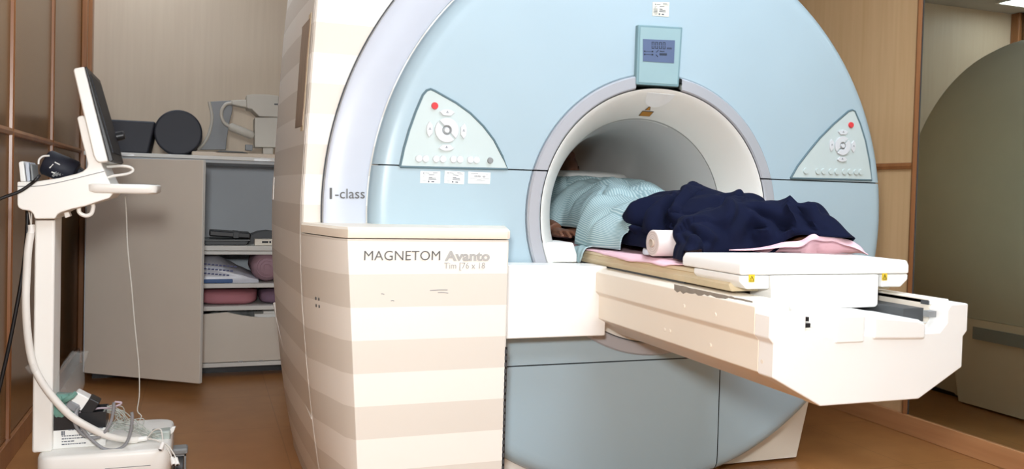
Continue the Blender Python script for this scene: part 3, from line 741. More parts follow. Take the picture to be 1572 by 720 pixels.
for cx_, cy_ in ((x0+.05, YN+.06), (x1-.05, YN+.06), (x0+.05, .64), (x1+.02, .60)):
    ca = obj('caster', cyl(B(), (cx_-.016, cy_, .042), (cx_+.016, cy_, .042), .042, n=28), M['darkgrey'], cart, bevel=.005)
    obj('fork', boxes((cx_-.024, cx_-.018, cy_-.02, cy_+.02, .03, .10), (cx_+.018, cx_+.024, cy_-.02, cy_+.02, .03, .10), (cx_-.024, cx_+.024, cy_-.02, cy_+.02, .088, .101)), M['grey'], ca)
obj('caster_arm', boxes((x1-.08, x1+.05, .57, .63, .095, .118)), M['grey'], cart, bevel=.008)
pa, pb_ = at(52, 420, 1, .36), at(83.5, 420, 1, .36)
obj('pole', boxes((pa.x, pb_.x, .36, .50, .199, .965)), M['cart'], cart, bevel=.008, seg=3)
hp = [(26, 279), (56, 278.5), (90, 273.5), (118, 266.5), (127, 263), (133, 258), (134.5, 252), (131, 236), (125, 213), (118, 181), (121, 178), (128, 177), (136, 195), (150, 238), (156, 252), (163, 268), (170, 283), (174, 297), (168, 304), (150, 310), (130, 316.5), (110, 321), (96, 325), (88, 329), (84, 336), (53, 336), (51, 329), (46, 324), (34, 322), (28, 319), (26, 314)]
hd = obj('housing', prism(B(), cq(hp), 1, YN, .58), M['cart'], cart, bevel=.012, seg=3, angle=40)
bm = B(); q = [at(a, b, 1, YN-.0005) for a, b in ((26.5, 286), (60, 285.5), (95, 279), (128, 271), (160, 263))]; tube(bm, q, .0012, 6); obj('housing_seam', bm, M['grey'], hd)
bm = B(); q = [at(a, b, 1, .3595) for a, b in ((53, 337.5), (84, 337.5))]; tube(bm, q, .0015, 6, smooth=False); obj('pole_seam', bm, M['grey'], cart)
# monitor
shell = obj('monitor_shell', prism(B(), cq([(112, 107), (115, 104.5), (129.5, 102), (166.5, 248), (152, 250), (147, 247), (143, 239)], .28), 1, .28, .64), M['cart'], cart, bevel=.010, seg=3)
bz = obj('monitor_bezel', prism(B(), cq([(129.8, 102), (133, 102), (174, 246), (171, 248.5), (166.8, 248)], .28), 1, .278, .642), M['black'], cart, bevel=.005, seg=3)
a0, a1 = at(135.2, 112, 1, .28), at(170.5, 234, 1, .28)
ux = (a1-a0).normalized(); nx = Vector((-ux.z, 0, ux.x)); nx = nx if nx.x > 0 else -nx
bm = B()
q = [a0+Vector((0, .035, 0)), a1+Vector((0, .035, 0)), a1+Vector((0, .325, 0)), a0+Vector((0, .325, 0))]
loft(bm, [[p+nx*.0005 for p in q], [p+nx*.004 for p in q]])
obj('monitor_screen', bm, mat('dark_screen', (22, 25, 32), .45, spec=.2), bz, flat=True)
kn = a1.lerp(a0, .27)+Vector((0, .34, 0)); obj('knob', cyl(B(), kn-nx*.004, kn+nx*.03, .017, .015, 20), M['black'], bz, bevel=.003)
# tray with raised rim in front of the monitor
ta, tb = at(131, 281, 1, .29), at(241, 298.5, 1, .29)
tr_ = B(); rt = lambda z, e: [(x, y, z) for x, y in rrect(ta.x+e, tb.x-e, .29+e, .60-e, .03)]
loft(tr_, [rt(tb.z, .008), rt(tb.z+.006, .001), rt(tb.z+.02, 0), rt(ta.z-.004, .0), rt(ta.z, .006), rt(ta.z-.006, .016)])
ty = obj('tray', tr_, M['cart'], cart, angle=50)
obj('tray_mat', boxes((ta.x+.10, tb.x-.012, .31, .58, ta.z-.006, ta.z+.001)), M['darkgrey'], ty, bevel=.003)
bm = B(); q = [at(a, b, 1, .34) for a, b in ((121, 316), (122, 326), (131, 331), (140, 328), (143, 318), (142, 313))]; tube(bm, q, .0065, 10); obj('hook', bm, M['cart'], cart)
obj('cable_clip', prism(B(), cq([(97, 324), (104, 322), (108, 332), (100, 335)], .36), 1, .36, .40), M['cart'], cart, bevel=.002)
bm = B(); tube(bm, [(x0+.2, .2995, .15), (x1-.06, .2995, .15)], .0012, 6, smooth=False); obj('base_seam', bm, M['grey'], cart)
# cords and hoses of the cart
def cord(name, pts, y, r, m, label, cat='cord', n=9, group=None, k=6):
    q = []
    for p in pts:
        q.append(at(p[0], p[1], 1, p[2] if len(p) > 2 else y))
    bm = B(); tube(bm, q, r, n, k); o = obj(name, bm, m, angle=80); return tag(o, label, cat, group)
wc = mat('white_rubber', (232, 228, 220), .45); gc = mat('grey_rubber', (140, 140, 142), .5); bc = mat('black_rubber', (22, 22, 24), .45)
ch = thing('power_adapter', 'white ribbed adapter standing at the left end of the cart housing', 'adapter', at(40, 276, 1, .42))
def aq(pts, y): return [(v.x, v.z) for v in (at(a, b, 1, y) for a, b in pts)]
obj('adapter_body', prism(B(), aq([(28, 249), (36, 247), (40, 279), (31, 279)], .40), 1, .40, .52), M['white'], ch, bevel=.004)
obj('adapter_body', prism(B(), aq([(37.5, 248), (44, 249), (46.5, 278), (41, 279)], .40), 1, .40, .52), mat('bluish_white', (196, 202, 212), .4), ch, bevel=.003)
obj('adapter_fin', prism(B(), aq([(45.5, 252), (49, 251.5), (52, 277), (48, 278)], .40), 1, .40, .50), M['grey'], ch, bevel=.003)
cf = thing('pressure_cuff', 'rolled dark navy blood pressure cuff lying on the cart housing behind the monitor', 'cuff', at(85, 272, 1, .45))
nv = mat('navy_nylon', (24, 28, 44), .6, vary=.15, scale=30)
cu1 = B(); q0, q1 = at(72, 249, 1, .44), at(114, 266, 1, .44)
tube(cu1, [q0-(q1-q0)*.08, q0, q1, q1+(q1-q0)*.05], lambda t: .036 if t < .05 or t > .95 else .042, 18, smooth=False)
obj('cuff_roll', cu1, nv, cf, angle=60)
obj('cuff_flap', prism(B(), aq([(90, 237), (94, 238), (128, 263), (126, 268), (112, 268), (100, 256)], .46), 1, .46, .56), nv, cf, bevel=.006)
bm = B(); q = [at(a, b, 1, .40) for a, b in ((59, 252), (60, 245), (66, 240), (76, 239))]; tube(bm, q, .003, 7); obj('white_edge', bm, M['white'], cf)
for a_, b_ in (((76, 258), (82, 252)), ((79, 264), (84, 266)), ((84, 249), (92, 253))):
    bm = B(); tube(bm, [at(*a_, 1, .40), at(*b_, 1, .40)], .0022, 6, smooth=False); obj('print', bm, M['white'], cf)
ridge = B()
for i in range(5):
    tube(ridge, [at(81+5*i, 271-i, 1, .405), at(87+5*i, 263-i, 1, .405)], .004, 6, smooth=False)
obj('hook_strip', ridge, M['grey'], cf)
cord('power_cable', [(-14, 312), (6, 303), (30, 294), (48, 282), (57, 274), (60, 270, .4)], .29, .0052, bc, 'black cord running from the left edge over the cart housing', group='black cords of the monitor cart')
cord('power_cable', [(42, 321, .40), (42, 345), (39, 385), (33, 430), (24, 480), (12, 540), (-4, 610)], .40, .006, bc, 'black cord hanging down along the left of the cart pole', group='black cords of the monitor cart')
hs = thing('air_hose', 'thick white hose curving down the cart pole to the base tray', 'hose', at(48, 360, 1, .34))
bm = B(); tube(bm, [at(a, b, 1, y) for a, b, y in ((47, 358, .345), (43, 385, .34), (41, 420, .34), (39.5, 460, .335), (42, 510, .335), (49, 553, .335), (62, 583, .33), (82, 611, .33), (108, 638, .33), (135, 655, .34), (165, 669, .36), (195, 675, .38), (211, 675, .39))], .0115, 14); obj('hose', bm, wc, hs, angle=80)
bm = B(); tube(bm, [at(210, 675, 1, .39), at(226, 672.5, 1, .395)], .0085, 12, smooth=False); obj('fitting', bm, M['white'], hs)
bm = B(); tube(bm, [at(46.5, 362, 1, .345), at(48.5, 352, 1, .345), at(48, 345, 1, .346)], .010, 12, smooth=False); obj('fitting', bm, M['white'], hs)
for dx in (0, 4):
    bm = B(); tube(bm, [at(48, 346, 1, .346), at(46+dx*.6, 335, 1, .35), at(44+dx, 323, 1, .36)], .0018, 6); obj('thin_lead', bm, wc, hs)
bm = B(); tube(bm, [at(45, 561, 1, .325), at(52, 570, 1, .33)], .014, 12, smooth=False); obj('hose_clip', bm, M['film'], hs)
cord('monitor_cable', [(160, 274, .32), (175, 270), (195, 267), (204, 262), (200, 257), (188, 255), (165, 256, .36)], .32, .0045, wc, 'white cable looping between the monitor and the cart tray')
cord('thin_tube', [(192, 300, .42), (194, 330), (196, 380), (202, 440), (207, 500), (213, 560), (214, 605), (211, 630), (217, 640), (205, 658)], .45, .0016, mat('clear_tubing', (214, 214, 206), .2), 'thin clear tube hanging from the cart tray to the base', 'tube', n=7)
# carton, bag, connector and leads on the base
ct = thing('carton', 'low carton with black upper half and printed white lower half on the cart base', 'box', (-1.86, .46, .2))
c0, c1 = at(79.5, 690, 2, .2005), at(162, 684, 2, .2005)
dvx = (c1-c0); dvx.z = 0; dl = dvx.length; ex = dvx/dl; ey = Vector((-ex.y, ex.x, 0))
CT = Matrix((ex, ey, Vector((0, 0, 1)))).transposed().to_4x4(); CT.translation = c0
hz1 = at(79.5, 661.5, 1, c0.y).z-.2005; hz2 = at(79.5, 637, 1, c0.y).z-.2005
obj('carton_lower', box(B(), 0, dl, 0, .11, 0, hz1, CT), M['paper'], ct, bevel=.002)
bk = B()
for q in ((0, dl, 0, .004, hz1, hz2), (0, dl, .106, .11, hz1, hz2), (0, .004, .004, .106, hz1, hz2), (dl-.004, dl, .004, .106, hz1, hz2)): box(bk, *q, CT)
obj('carton_upper', bk, M['black'], ct)
bm = B()
random.seed(5)
for r_, (u0, u1) in enumerate(((.30, .95), (.18, .8), (.18, .78), (.18, .42), (.18, .62))):
    u = u0
    while u < u1:
        l = random.uniform(.02, .06); zz = hz1*(.80-.15*r_)-(.0 if r_ else -.01)
        box(bm, u*dl, (u+l)*dl, -.0008, .0005, zz, zz+hz1*.055, CT); u += l+.012
obj('print', bm, M['ink'], ct)
bm = B(); box(bm, .17*dl, .20*dl, -.0008, .0005, hz1*.72, hz1*.95, CT); box(bm, .21*dl, .235*dl, -.0008, .0005, hz1*.72, hz1*.95, CT)
obj('symbol', bm, M['ink'], ct)
def crumple(c, rx, rz, top, seed, m, name):
    bm = B(); secs = []
    for j in range(15):
        u = j/14; sh_ = top(u)
        secs.append([(c[0]+sh_[0]+rx*sh_[1]*cos(a)*(1+.35*noise.noise((2.2*cos(a), 2.2*sin(a), u*4+seed))), c[1]+rx*.8*sh_[1]*sin(a)*(1+.35*noise.noise((2*cos(a)+5, 2*sin(a), u*4+seed))), c[2]+rz*u+.01*noise.noise((cos(a)*3, sin(a)*3, u*6))) for a in [2*pi*i/28 for i in range(28)]])
    return loft(bm, secs)
pc = at(100, 640, 1, .46)
tb_ = thing('clear_bag', 'clear plastic bag with green tubing pushed up against the cart pole', 'bag', (pc.x, pc.y, pc.z))
obj('bag_film', crumple((pc.x-.015, pc.y, pc.z-.03), .062, .245, lambda u: (.055*u*u, (.75+.5*sin(pi*min(1, u*1.3)))*(1-.45*u)), 3, M['film'], 'f'), M['film'], tb_, angle=80)
gt = mat('green_clear_plastic', (118, 162, 148), .2, vary=.2, scale=25)
obj('green_mask', crumple((pc.x+.0, pc.y-.035, pc.z-.025), .046, .11, lambda u: (0, .5+.6*sin(pi*u)), 11, gt, 'g'), gt, tb_, angle=80)
for k in range(3):
    bm = B(); tube(bm, [(pc.x-.03+.026*k+.018*cos(a), pc.y-.07+.02*sin(a), pc.z+.035+.012*a/1.2) for a in [j*.8+k for j in range(6)]], .008, 10); obj('green_tube', bm, gt, tb_)
cn = thing('lead_connector', 'white and black lead connector block leaning on the edge of the carton', 'connector', at(132, 622, 1, .42))
cc = at(132, 618, 1, .42); Rm = Matrix.Translation(cc) @ Matrix.Rotation(radians(32), 4, 'Y')
obj('block', box(B(), -.045, .02, -.03, .03, -.024, .024, Rm), M['white'], cn, bevel=.005)
obj('black_face', box(B(), .0, .036, -.032, .032, -.027, .027, Rm), M['black'], cn, bevel=.004)
obj('plug', box(B(), -.05, -.01, -.036, -.02, -.035, -.008, Rm), gc, cn, bevel=.005)
cord('grey_cable', [(121, 626, .385), (116, 634), (114, 645), (120, 660), (133, 670), (148, 672), (160, 664), (170, 648), (174, 630), (175, 618)], .35, .0052, gc, 'grey cable looping from the white and black connector over the hose, smaller loop', 'cable', group='grey cable loops')
cord('grey_cable', [(119, 627, .38), (118, 640), (128, 660), (142, 676), (160, 689), (180, 690), (194, 680), (201, 660), (203, 640), (202, 633)], .345, .0052, gc, 'grey cable making the lower wide loop above the cart base', 'cable', group='grey cable loops')
random.seed(21)
ld_m = mat('pale_lead', (188, 192, 184), .4)
for k in range(14):
    r_ = lambda a: random.uniform(-a, a)
    pts = [(163+r_(5), 627+r_(4), .42), (180+r_(9), 632+r_(9), .42+r_(.03)), (192+r_(14), 646+r_(14), .43+r_(.02)), (182+r_(18), 656+r_(9), .42), (208+r_(12), 652+r_(12), .42+r_(.02)), (224+r_(8), 664+r_(5), .41), (244+r_(8), 668+r_(5), .40)]
    cord('lead_wire', pts, .42, .0014, ld_m, 'thin pale lead wire in the tangle to the right of the carton', 'wire', n=6, group='tangled lead wires on the cart base')
bm = B(); tube(bm, [at(a, b, 1, .415) for a, b in ((118, 633), (135, 632), (150, 627), (168, 626), (182, 622), (186, 618), (176, 617))], .0034, 8); tag(obj('ribbon_cable', bm, mat('pinkish_lead', (196, 176, 184), .4), angle=80), 'pinkish grey cable lying along the top edge of the carton', 'cable')
tp_ = thing('tube_connector', 'clear plastic tube connector lying at the right end of the cart base', 'connector', at(250, 684, 1, .42))
obj('connector_body', prism(B(), aq([(232, 664), (262, 661), (261, 682), (234, 685)], .42), 1, .42, .47), mat('clear_greenish', (176, 186, 180), .2), tp_, bevel=.006)
obj('connector_tip', prism(B(), aq([(256, 664), (264, 656), (270, 655), (267, 663), (260, 669)], .44), 1, .44, .455), M['white'], tp_, bevel=.003)
for nm, pts, lab in (('plug_lead', [(228, 674), (238, 661), (247, 660), (247, 668), (236, 675), (226, 674)], None),):
    pass
for i, (pts, lab) in enumerate(((((228, 673), (240, 676), (252, 683), (260, 694), (264, 703)), 'white plug lead hanging over the right end of the cart base, left of a pair'),
                  (((228, 674), (244, 676), (258, 684), (267, 697), (270, 704)), 'white plug lead hanging over the right end of the cart base, right of a pair'),
                  (((226, 672), (236, 661), (246, 659), (249, 668), (250, 680)), 'short white plug lead ending on top of the cart base'))):
    pl = thing('plug_lead', lab, 'plug', at(*pts[-1], 1, .285), 'white plug leads')
    q = [at(a, b, 1, .34-.06*j/4) for j, (a, b) in enumerate(pts)]
    bm = B(); tube(bm, q, .0021, 7); obj('lead', bm, wc, pl, angle=80)
    e = q[-1]; d = (q[-1]-q[-2]).normalized(); d = (d+Vector((0, -.3, -.5))).normalized() if i < 2 else (d+Vector((-.5, -.2, -.2))).normalized()
    obj('plug_body', cyl(B(), e-d*.002, e+d*.024, .0062, .0075, 14), M['white'], pl, bevel=.001)
    obj('plug_socket', cyl(B(), e+d*.0238, e+d*.0255, .0045, .0045, 12), M['black'], pl)
# ---------------------------------------------------------------- patient and bedding
def interp(tab_, y):
    if y <= tab_[0][0]: return tab_[0][1]
    for (a, va), (b, vb) in zip(tab_, tab_[1:]):
        if y <= b:
            t = (y-a)/(b-a); t = t*t*(3-2*t); return va+(vb-va)*t
    return tab_[-1][1]
ell = lambda y, w_, h_, zc, xc=0, n=28: [(xc+w_*cos(2*pi*i/n), y, zc+h_*sin(2*pi*i/n)) for i in range(n)]
body = B()
loft(body, [ell(*q) for q in ((.0, .10, .06, .98), (.05, .15, .075, .975), (.16, .168, .088, .985), (.32, .155, .095, .992), (.48, .16, .105, 1.0), (.62, .172, .108, 1.008), (.72, .178, .095, 1.02), (.79, .13, .07, 1.04), (.83, .065, .06, 1.065))])
tube(body, [(0, .78, 1.03), (0, .84, 1.08), (.002, .865, 1.13), (.008, .90, 1.16)], lambda t: .058-.006*sin(pi*t), 16)
HX, HY, HZ = .008, .905, 1.186
rows = []
for j in range(25):
    ph = -pi/2+pi*j/24; yy = sin(ph); r_ = cos(ph)
    wx = .076*(1-.16*max(0, -yy)); wz = .094
    rows.append([(HX+wx*r_*cos(a), HY+.115*yy, HZ+wz*r_*sin(a)*(1 if sin(a) < 0 else .93)) for a in [2*pi*i/28 for i in range(28)]])
loft(body, rows)
def ball(bm, c, s):
    loft(bm, [[(c[0]+s[0]*cos(-pi/2+pi*j/10)*cos(2*pi*i/14), c[1]+s[1]*sin(-pi/2+pi*j/10), c[2]+s[2]*cos(-pi/2+pi*j/10)*sin(2*pi*i/14)) for i in range(14)] for j in range(11)])
tube(body, [(HX, HY+.012, HZ+.082), (HX, HY-.012, HZ+.098), (HX, HY-.028, HZ+.104)], lambda t: .008+.006*t, 12)      # nose
ball(body, (HX, HY-.032, HZ+.092), (.017, .010, .012))
for s in (-1, 1):
    ball(body, (HX+s*.031, HY+.016, HZ+.074), (.015, .009, .010))      # closed eyelids
    ball(body, (HX+s*.031, HY+.034, HZ+.078), (.022, .007, .009))      # brows
    ball(body, (HX+s*.077, HY-.004, HZ-.005), (.009, .030, .018))      # ears
ball(body, (HX, HY-.058, HZ+.079), (.024, .006, .010)); ball(body, (HX, HY-.068, HZ+.077), (.021, .006, .010))   # lips
ball(body, (HX, HY-.095, HZ+.062), (.026, .022, .022))                # chin
def limb(pts, r0, r1, n=16): tube(body, pts, lambda t: r0+(r1-r0)*t, n)
def hand(wx, wy, wz, s):
    """flat right hand resting palm down; fingers point to the feet; s = side the thumb is on"""
    pts = [(wy, .027, .020), (wy-.02, .033, .019), (wy-.055, .041, .017), (wy-.085, .041, .015), (wy-.095, .036, .012)]
    loft(body, [ell(y, a, b, wz-.004, wx, 20) for y, a, b in pts])
    for k, (dx, l, cv) in enumerate(((-.031, .058, .012), (-.0105, .074, .014), (.0105, .080, .013), (.031, .072, .010))):
        x0 = wx+dx*s*-1*-1; r = .0085 if k else .0072
        tube(body, [(x0, wy-.078, wz-.002), (x0+dx*.05, wy-.092, wz+.003), (x0+dx*.15, wy-.092-l*.45, wz+.002), (x0+dx*.2, wy-.092-l*.75, wz-cv*.5), (x0+dx*.2, wy-.092-l, wz-cv)], lambda t: r*(1.05-.25*t), 12)
    tube(body, [(wx+s*.030, wy-.025, wz), (wx+s*.050, wy-.052, wz+.004), (wx+s*.055, wy-.078, wz+.006), (wx+s*.052, wy-.10, wz+.002)], lambda t: .0125-.004*t, 12)
limb([(-.165, .735, 1.01), (-.222, .66, .985), (-.235, .56, .955)], .062, .044)
limb([(-.235, .56, .955), (-.238, .46, .945), (-.234, .375, .932)], .044, .029)
hand(-.236, .36, .928, 1)
limb([(.165, .735, 1.01), (.222, .66, .985), (.235, .52, .955)], .062, .044)
limb([(.235, .52, .955), (.235, .42, .945), (.225, .30, .932)], .044, .029)
hand(.225, .285, .925, -1)
for s in (-1, 1):
    kx = .065*s+.055; axx = .038*s+.158; ay = -.55 if s > 0 else -.46
    limb([(s*.08+.005, .10, .972), (s*.075+.03, -.08, .972), (kx, -.24, .99)], .072, .054)
    limb([(kx, -.24, 1.0), (kx*.6+axx*.4, -.35, .982), (axx, -.43, .965), (axx, ay, .957)], .054, .036)
    tube(body, [(axx, ay, .955), (axx, ay-.035, .957), (axx+.004, ay-.06, .972), (axx+.008, ay-.08, .985)], lambda t: .036-.014*t, 14)
skin_m = mat('brown_skin', (128, 84, 62), .5, vary=.1, scale=20)
raw = obj('raw', body, None)
rm_ = raw.modifiers.new('r', 'REMESH'); rm_.mode = 'VOXEL'; rm_.voxel_size = .0048
sm_ = raw.modifiers.new('s', 'SMOOTH'); sm_.iterations = 3; sm_.factor = .4
bpy.context.view_layer.update()
me = bpy.data.meshes.new_from_object(raw.evaluated_get(bpy.context.evaluated_depsgraph_get()))
bpy.data.objects.remove(raw)
me.materials.clear(); me.materials.append(skin_m); me.polygons.foreach_set('use_smooth', [True]*len(me.polygons))
man = bpy.data.objects.new('person', me); C.objects.link(man)
tag(man, 'person in a striped teal gown lying face up on the patient table', 'person')
hr = B(); rows = []
for j in range(14):
    ph = -.25+(pi/2+.25)*j/13; yy = sin(ph); r_ = cos(ph)
    rows.append([(HX+.083*r_*cos(a), HY+.004+.122*yy, HZ-.002+.100*r_*sin(a)*(1 if sin(a) < 0 else .93)) for a in [2*pi*i/28 for i in range(28)]])
loft(hr, rows)
for v in hr.verts:                                    # hairline: open over the forehead
    if v.co.z > HZ+.03 and v.co.y < HY+.065: v.co.z -= .05
obj('hair', hr, mat('black_hair', (30, 24, 22), .6, vary=.3, scale=60), man, angle=70)

# gown
def gown_mat():
    t = NT('striped_gown'); uv = t.n('UVMap'); s = t.n('SeparateXYZ'); t.l(uv.outputs[0], s.inputs[0])
    a = t.math('FRACT', t.math('MULTIPLY', s.outputs[0], 84.0)); f = t.math('LESS_THAN', a, .4)
    t.l(t.mix(f, lin((140, 166, 170)), lin((182, 200, 201))), t.b.inputs['Base Color']); t.set(.9, spec=.15); return t.m
G_TOP = [(-.17, 1.03), (-.1, 1.045), (.0, 1.06), (.07, 1.078), (.14, 1.10), (.2, 1.115), (.3, 1.134), (.45, 1.142), (.6, 1.148), (.72, 1.138), (.80, 1.12), (.86, 1.10)]
G_L = [(-.17, -.235), (0, -.255), (.13, -.255), (.20, -.205), (.38, -.20), (.45, -.262), (.6, -.285), (.72, -.265), (.80, -.20), (.86, -.10)]
G_R = [(-.17, .23), (.1, .235), (.4, .262), (.6, .28), (.72, .26), (.80, .19), (.86, .10)]
gw = bmesh.new(); uvl = gw.loops.layers.uv.new('UVMap'); gv = []
NY, NX = 110, 90
for i in range(NY+1):
    y = -.17+1.03*i/NY; rrw = []
    L, R_, T = interp(G_L, y), interp(G_R, y), interp(G_TOP, y)
    zb = .893 if y < .16 else .893+.055*min(1, (y-.16)/.06)*(1 if y < .40 else max(0, 1-(y-.40)/.06))
    for j in range(NX+1):
        t = j/NX; a = pi*(1-t); ca = cos(a); sa = sin(a)
        x = (L+R_)/2+(R_-L)/2*copysign(abs(ca)**.82, ca); z = zb+(T-zb)*max(0, sa)**.80
        fold = .016*noise.noise((x*7+y*5, y*9-x*6, 3.3))+.010*noise.noise((x*16+y*10, y*6-x*14, z*3+8))
        d = abs(noise.noise((x*5-y*4.5, y*5+x*5, 11)))
        z += (fold-.016*max(0, 1-d*9))*min(1, sa*2.5); x += ca*fold*.8
        rrw.append(gw.verts.new((x, y, z)))
    gv.append(rrw)
for i in range(NY):
    for j in range(NX):
        f = gw.faces.new((gv[i][j], gv[i][j+1], gv[i+1][j+1], gv[i+1][j]))
        for lp, (u, v) in zip(f.loops, ((j, i), (j+1, i), (j+1, i+1), (j, i+1))): lp[uvl].uv = (u/NX+.012*sin(v*.09), v/NY)
go = obj('gown', gw, gown_mat(), man, angle=80)
sd = go.modifiers.new('thickness', 'SOLIDIFY'); sd.thickness = .003; sd.offset = 1

# tail of the gown hanging over the table edge
tl = bmesh.new(); uvt = tl.loops.layers.uv.new('UVMap'); rows = []
path = [(-.222, .918), (-.240, .897), (-.258, .8895), (-.272, .886), (-.281, .872), (-.284, .853), (-.287, .835)]
for k, (x, z) in enumerate(smooth_path([(a, 0, b) for a, b in path], 4) and [(v.x, v.z) for v in smooth_path([(a, 0, b) for a, b in path], 4)]):
    u = k/24; y0 = -.02+.04*u; y1 = .12-.06*u*u
    rows.append([tl.verts.new((x-.004*sin(j*1.3)*u, y0+(y1-y0)*j/12, z+.003*sin(j*.9+1))) for j in range(13)])
for i in range(len(rows)-1):
    for j in range(12):
        f = tl.faces.new((rows[i][j], rows[i][j+1], rows[i+1][j+1], rows[i+1][j]))
        for lp, (u, v) in zip(f.loops, ((j, i), (j+1, i), (j+1, i+1), (j, i+1))): lp[uvt].uv = (u*.02, v*.1)
gtl = obj('gown_tail', tl, go.data.materials[0], man, angle=80); sd = gtl.modifiers.new('thickness', 'SOLIDIFY'); sd.thickness = .002; sd.offset = 1

# navy blanket
ridges, steps = [], []
def ridge(amp, wd, *pts): ridges.append((pts, amp, wd))
def step(amp, wd, *pts): steps.append((pts, amp, wd))
ridge(-.026, .015, (1024, 309), (1012, 316), (1002, 324), (988, 336), (977, 348))       # between the front roll and the second fold
ridge(.013, .022, (1046, 296), (1027, 311), (1007, 329), (993, 343))
ridge(.018, .03, (962, 345), (968, 330), (982, 322))
ridge(-.010, .012, (966, 345), (972, 346), (984, 352))
step(.017, .008, (1048, 307), (1035, 322), (1027, 334), (1026, 342))
ridge(.014, .013, (1030, 337), (1042, 338), (1050, 346))
ridge(-.028, .014, (1033, 345), (1044, 356), (1055, 371), (1064, 386))
ridge(.018, .013, (1047, 358), (1064, 370), (1080, 386))
ridge(-.014, .013, (1066, 362), (1084, 374), (1096, 386))
ridge(.013, .014, (1132, 300), (1127, 312), (1120, 328), (1108, 346))
ridge(-.012, .014, (1112, 304), (1104, 320), (1092, 336))
ridge(-.024, .014, (1154, 313), (1168, 322), (1184, 331), (1202, 341), (1222, 351))
ridge(.012, .014, (1150, 322), (1166, 334), (1186, 343))
ridge(-.028, .016, (1158, 346), (1170, 357), (1184, 358), (1202, 357), (1234, 367))
ridge(.018, .014, (1132, 381), (1154, 373), (1180, 363), (1196, 358))
ridge(-.016, .012, (1110, 376), (1134, 366), (1150, 356))
ridge(.016, .012, (1212, 310), (1213, 322), (1219, 340), (1228, 356))
ridge(-.022, .012, (1226, 314), (1225, 330), (1230, 348), (1238, 362))
ridge(.012, .012, (1243, 317), (1248, 330), (1250, 350))
ridge(-.018, .012, (1258, 328), (1262, 342), (1262, 356))
T_ = [(-.76, .985), (-.713, 1.003), (-.641, 1.030), (-.605, 1.060), (-.56, 1.054), (-.51, 1.069), (-.45, 1.058), (-.394, 1.063), (-.338, 1.086), (-.28, 1.077), (-.21, 1.088), (-.138, 1.100), (-.08, 1.097), (-.035, 1.088), (.036, 1.058), (.09, 1.070), (.134, 1.070), (.22, 1.06)]
XLs = [(0, -.19), (.12, -.215), (.40, -.21), (.54, -.14), (.68, -.125), (.80, -.235), (.88, -.25), (1, -.25)]
XRs = [(0, .22), (.3, .25), (.6, .262), (.8, .262), (1, .255)]
ENDS = [(-.25, -.625), (-.12, -.57), (0, -.56), (.1, -.61), (.18, -.71), (.21, -.722), (.26, -.70)]
def seg_d(x, y, r):
    dx, dy = r[2]-r[0], r[3]-r[1]; L2 = dx*dx+dy*dy+1e-9
    t = max(0, min(1, ((x-r[0])*dx+(y-r[1])*dy)/L2))
    return hypot(x-r[0]-t*dx, y-r[1]-t*dy)
ridge(-0.0466, 0.0115, (1026, 309), (1008, 322), (990, 340), (978, 352))
ridge(0.0217, 0.0216, (1005, 308), (985, 320), (972, 338))
ridge(0.0248, 0.0216, (1035, 305), (1015, 325), (1000, 345))
step(.042, .010, (1060, 292), (1040, 312), (1024, 334), (1028, 352), (1042, 372), (1058, 388))
ridge(-0.0248, 0.0130, (1045, 352), (1070, 362), (1085, 380))
ridge(0.0186, 0.0144, (1040, 345), (1072, 355), (1098, 372))
ridge(0.0186, 0.0115, (1133, 296), (1120, 320), (1112, 340))
ridge(-0.0342, 0.0144, (1150, 318), (1180, 340), (1210, 352))
ridge(0.0217, 0.0158, (1135, 305), (1160, 330), (1195, 355))
ridge(-0.0342, 0.0158, (1150, 352), (1180, 360), (1215, 366))
ridge(0.0279, 0.0158, (1120, 372), (1160, 366), (1190, 362))
ridge(0.0279, 0.0101, (1208, 308), (1216, 325), (1232, 350))
ridge(-0.0248, 0.0101, (1226, 318), (1236, 340), (1246, 356))
ridge(0.0155, 0.0101, (1242, 315), (1256, 330), (1262, 345))
NS, NTt = 210, 150
bl = bmesh.new(); bv = []
for i in range(NS+1):
    s = i/NS; rw = []
    for j in range(NTt+1):
        t = j/NTt; tt = -cos(pi*t)
        tt = copysign(abs(tt)**.9, tt)
        L, R_ = interp(XLs, s), interp(XRs, s)
        y0 = .07-.75*s; xr = .055+.15*max(0, min(1, (.12-y0)/.83))
        x = xr+(xr-L)*tt if tt < 0 else xr+(R_-xr)*tt
        fy = .075+.8*x if x < .12 else .17
        ey = interp(ENDS, x)
        y = fy+(ey-fy)*s
        top = interp(T_, y)
        zb = .893 if y > -.60 else .9215
        zb += .045*max(0, min(1, (s-.92)/.08))*max(0, min(1, (x-.04)/.08))
        env = max(0, 1-abs(tt)**2.2)**((.44 if s < .5 else .54) if tt < 0 else .5)
        if tt < 0: zb += .014*max(0, min(1, (.46-s)/.06))*max(0, min(1, (abs(tt)-.6)/.3))
        e2 = min(1, max(0, 1-(1-min(1, s/.12))**2.6)) if s < .12 else 1
        e3 = min(1, max(0, 1-(1-min(1, (1-s)/.09))**2.4)) if s > .91 else 1
        h = (top-zb)*env*min(e2**.5, e3**.55)
        k = min(1, h/.06)
        h += k*(.006*noise.noise((x*11, y*9, 1.7))+.0035*noise.noise((x*26+y*8, y*22, 5)))
        bulge = .018*(1-e2)*0
        z = zb+max(0, h)
        if tt < -.86 and s < .62: x += .018*((-tt-.86)/.14)**2*min(1, (.62-s)/.1)
        # sides sag outward in soft folds
        side = max(0, abs(tt)-.75)/.25
        x += (R_-L)*.5*side*.05*noise.noise((y*14, 2 if tt > 0 else 7, z*9))*copysign(1, tt)
        rw.append(bl.verts.new((x, y, z)))
    bv.append(rw)
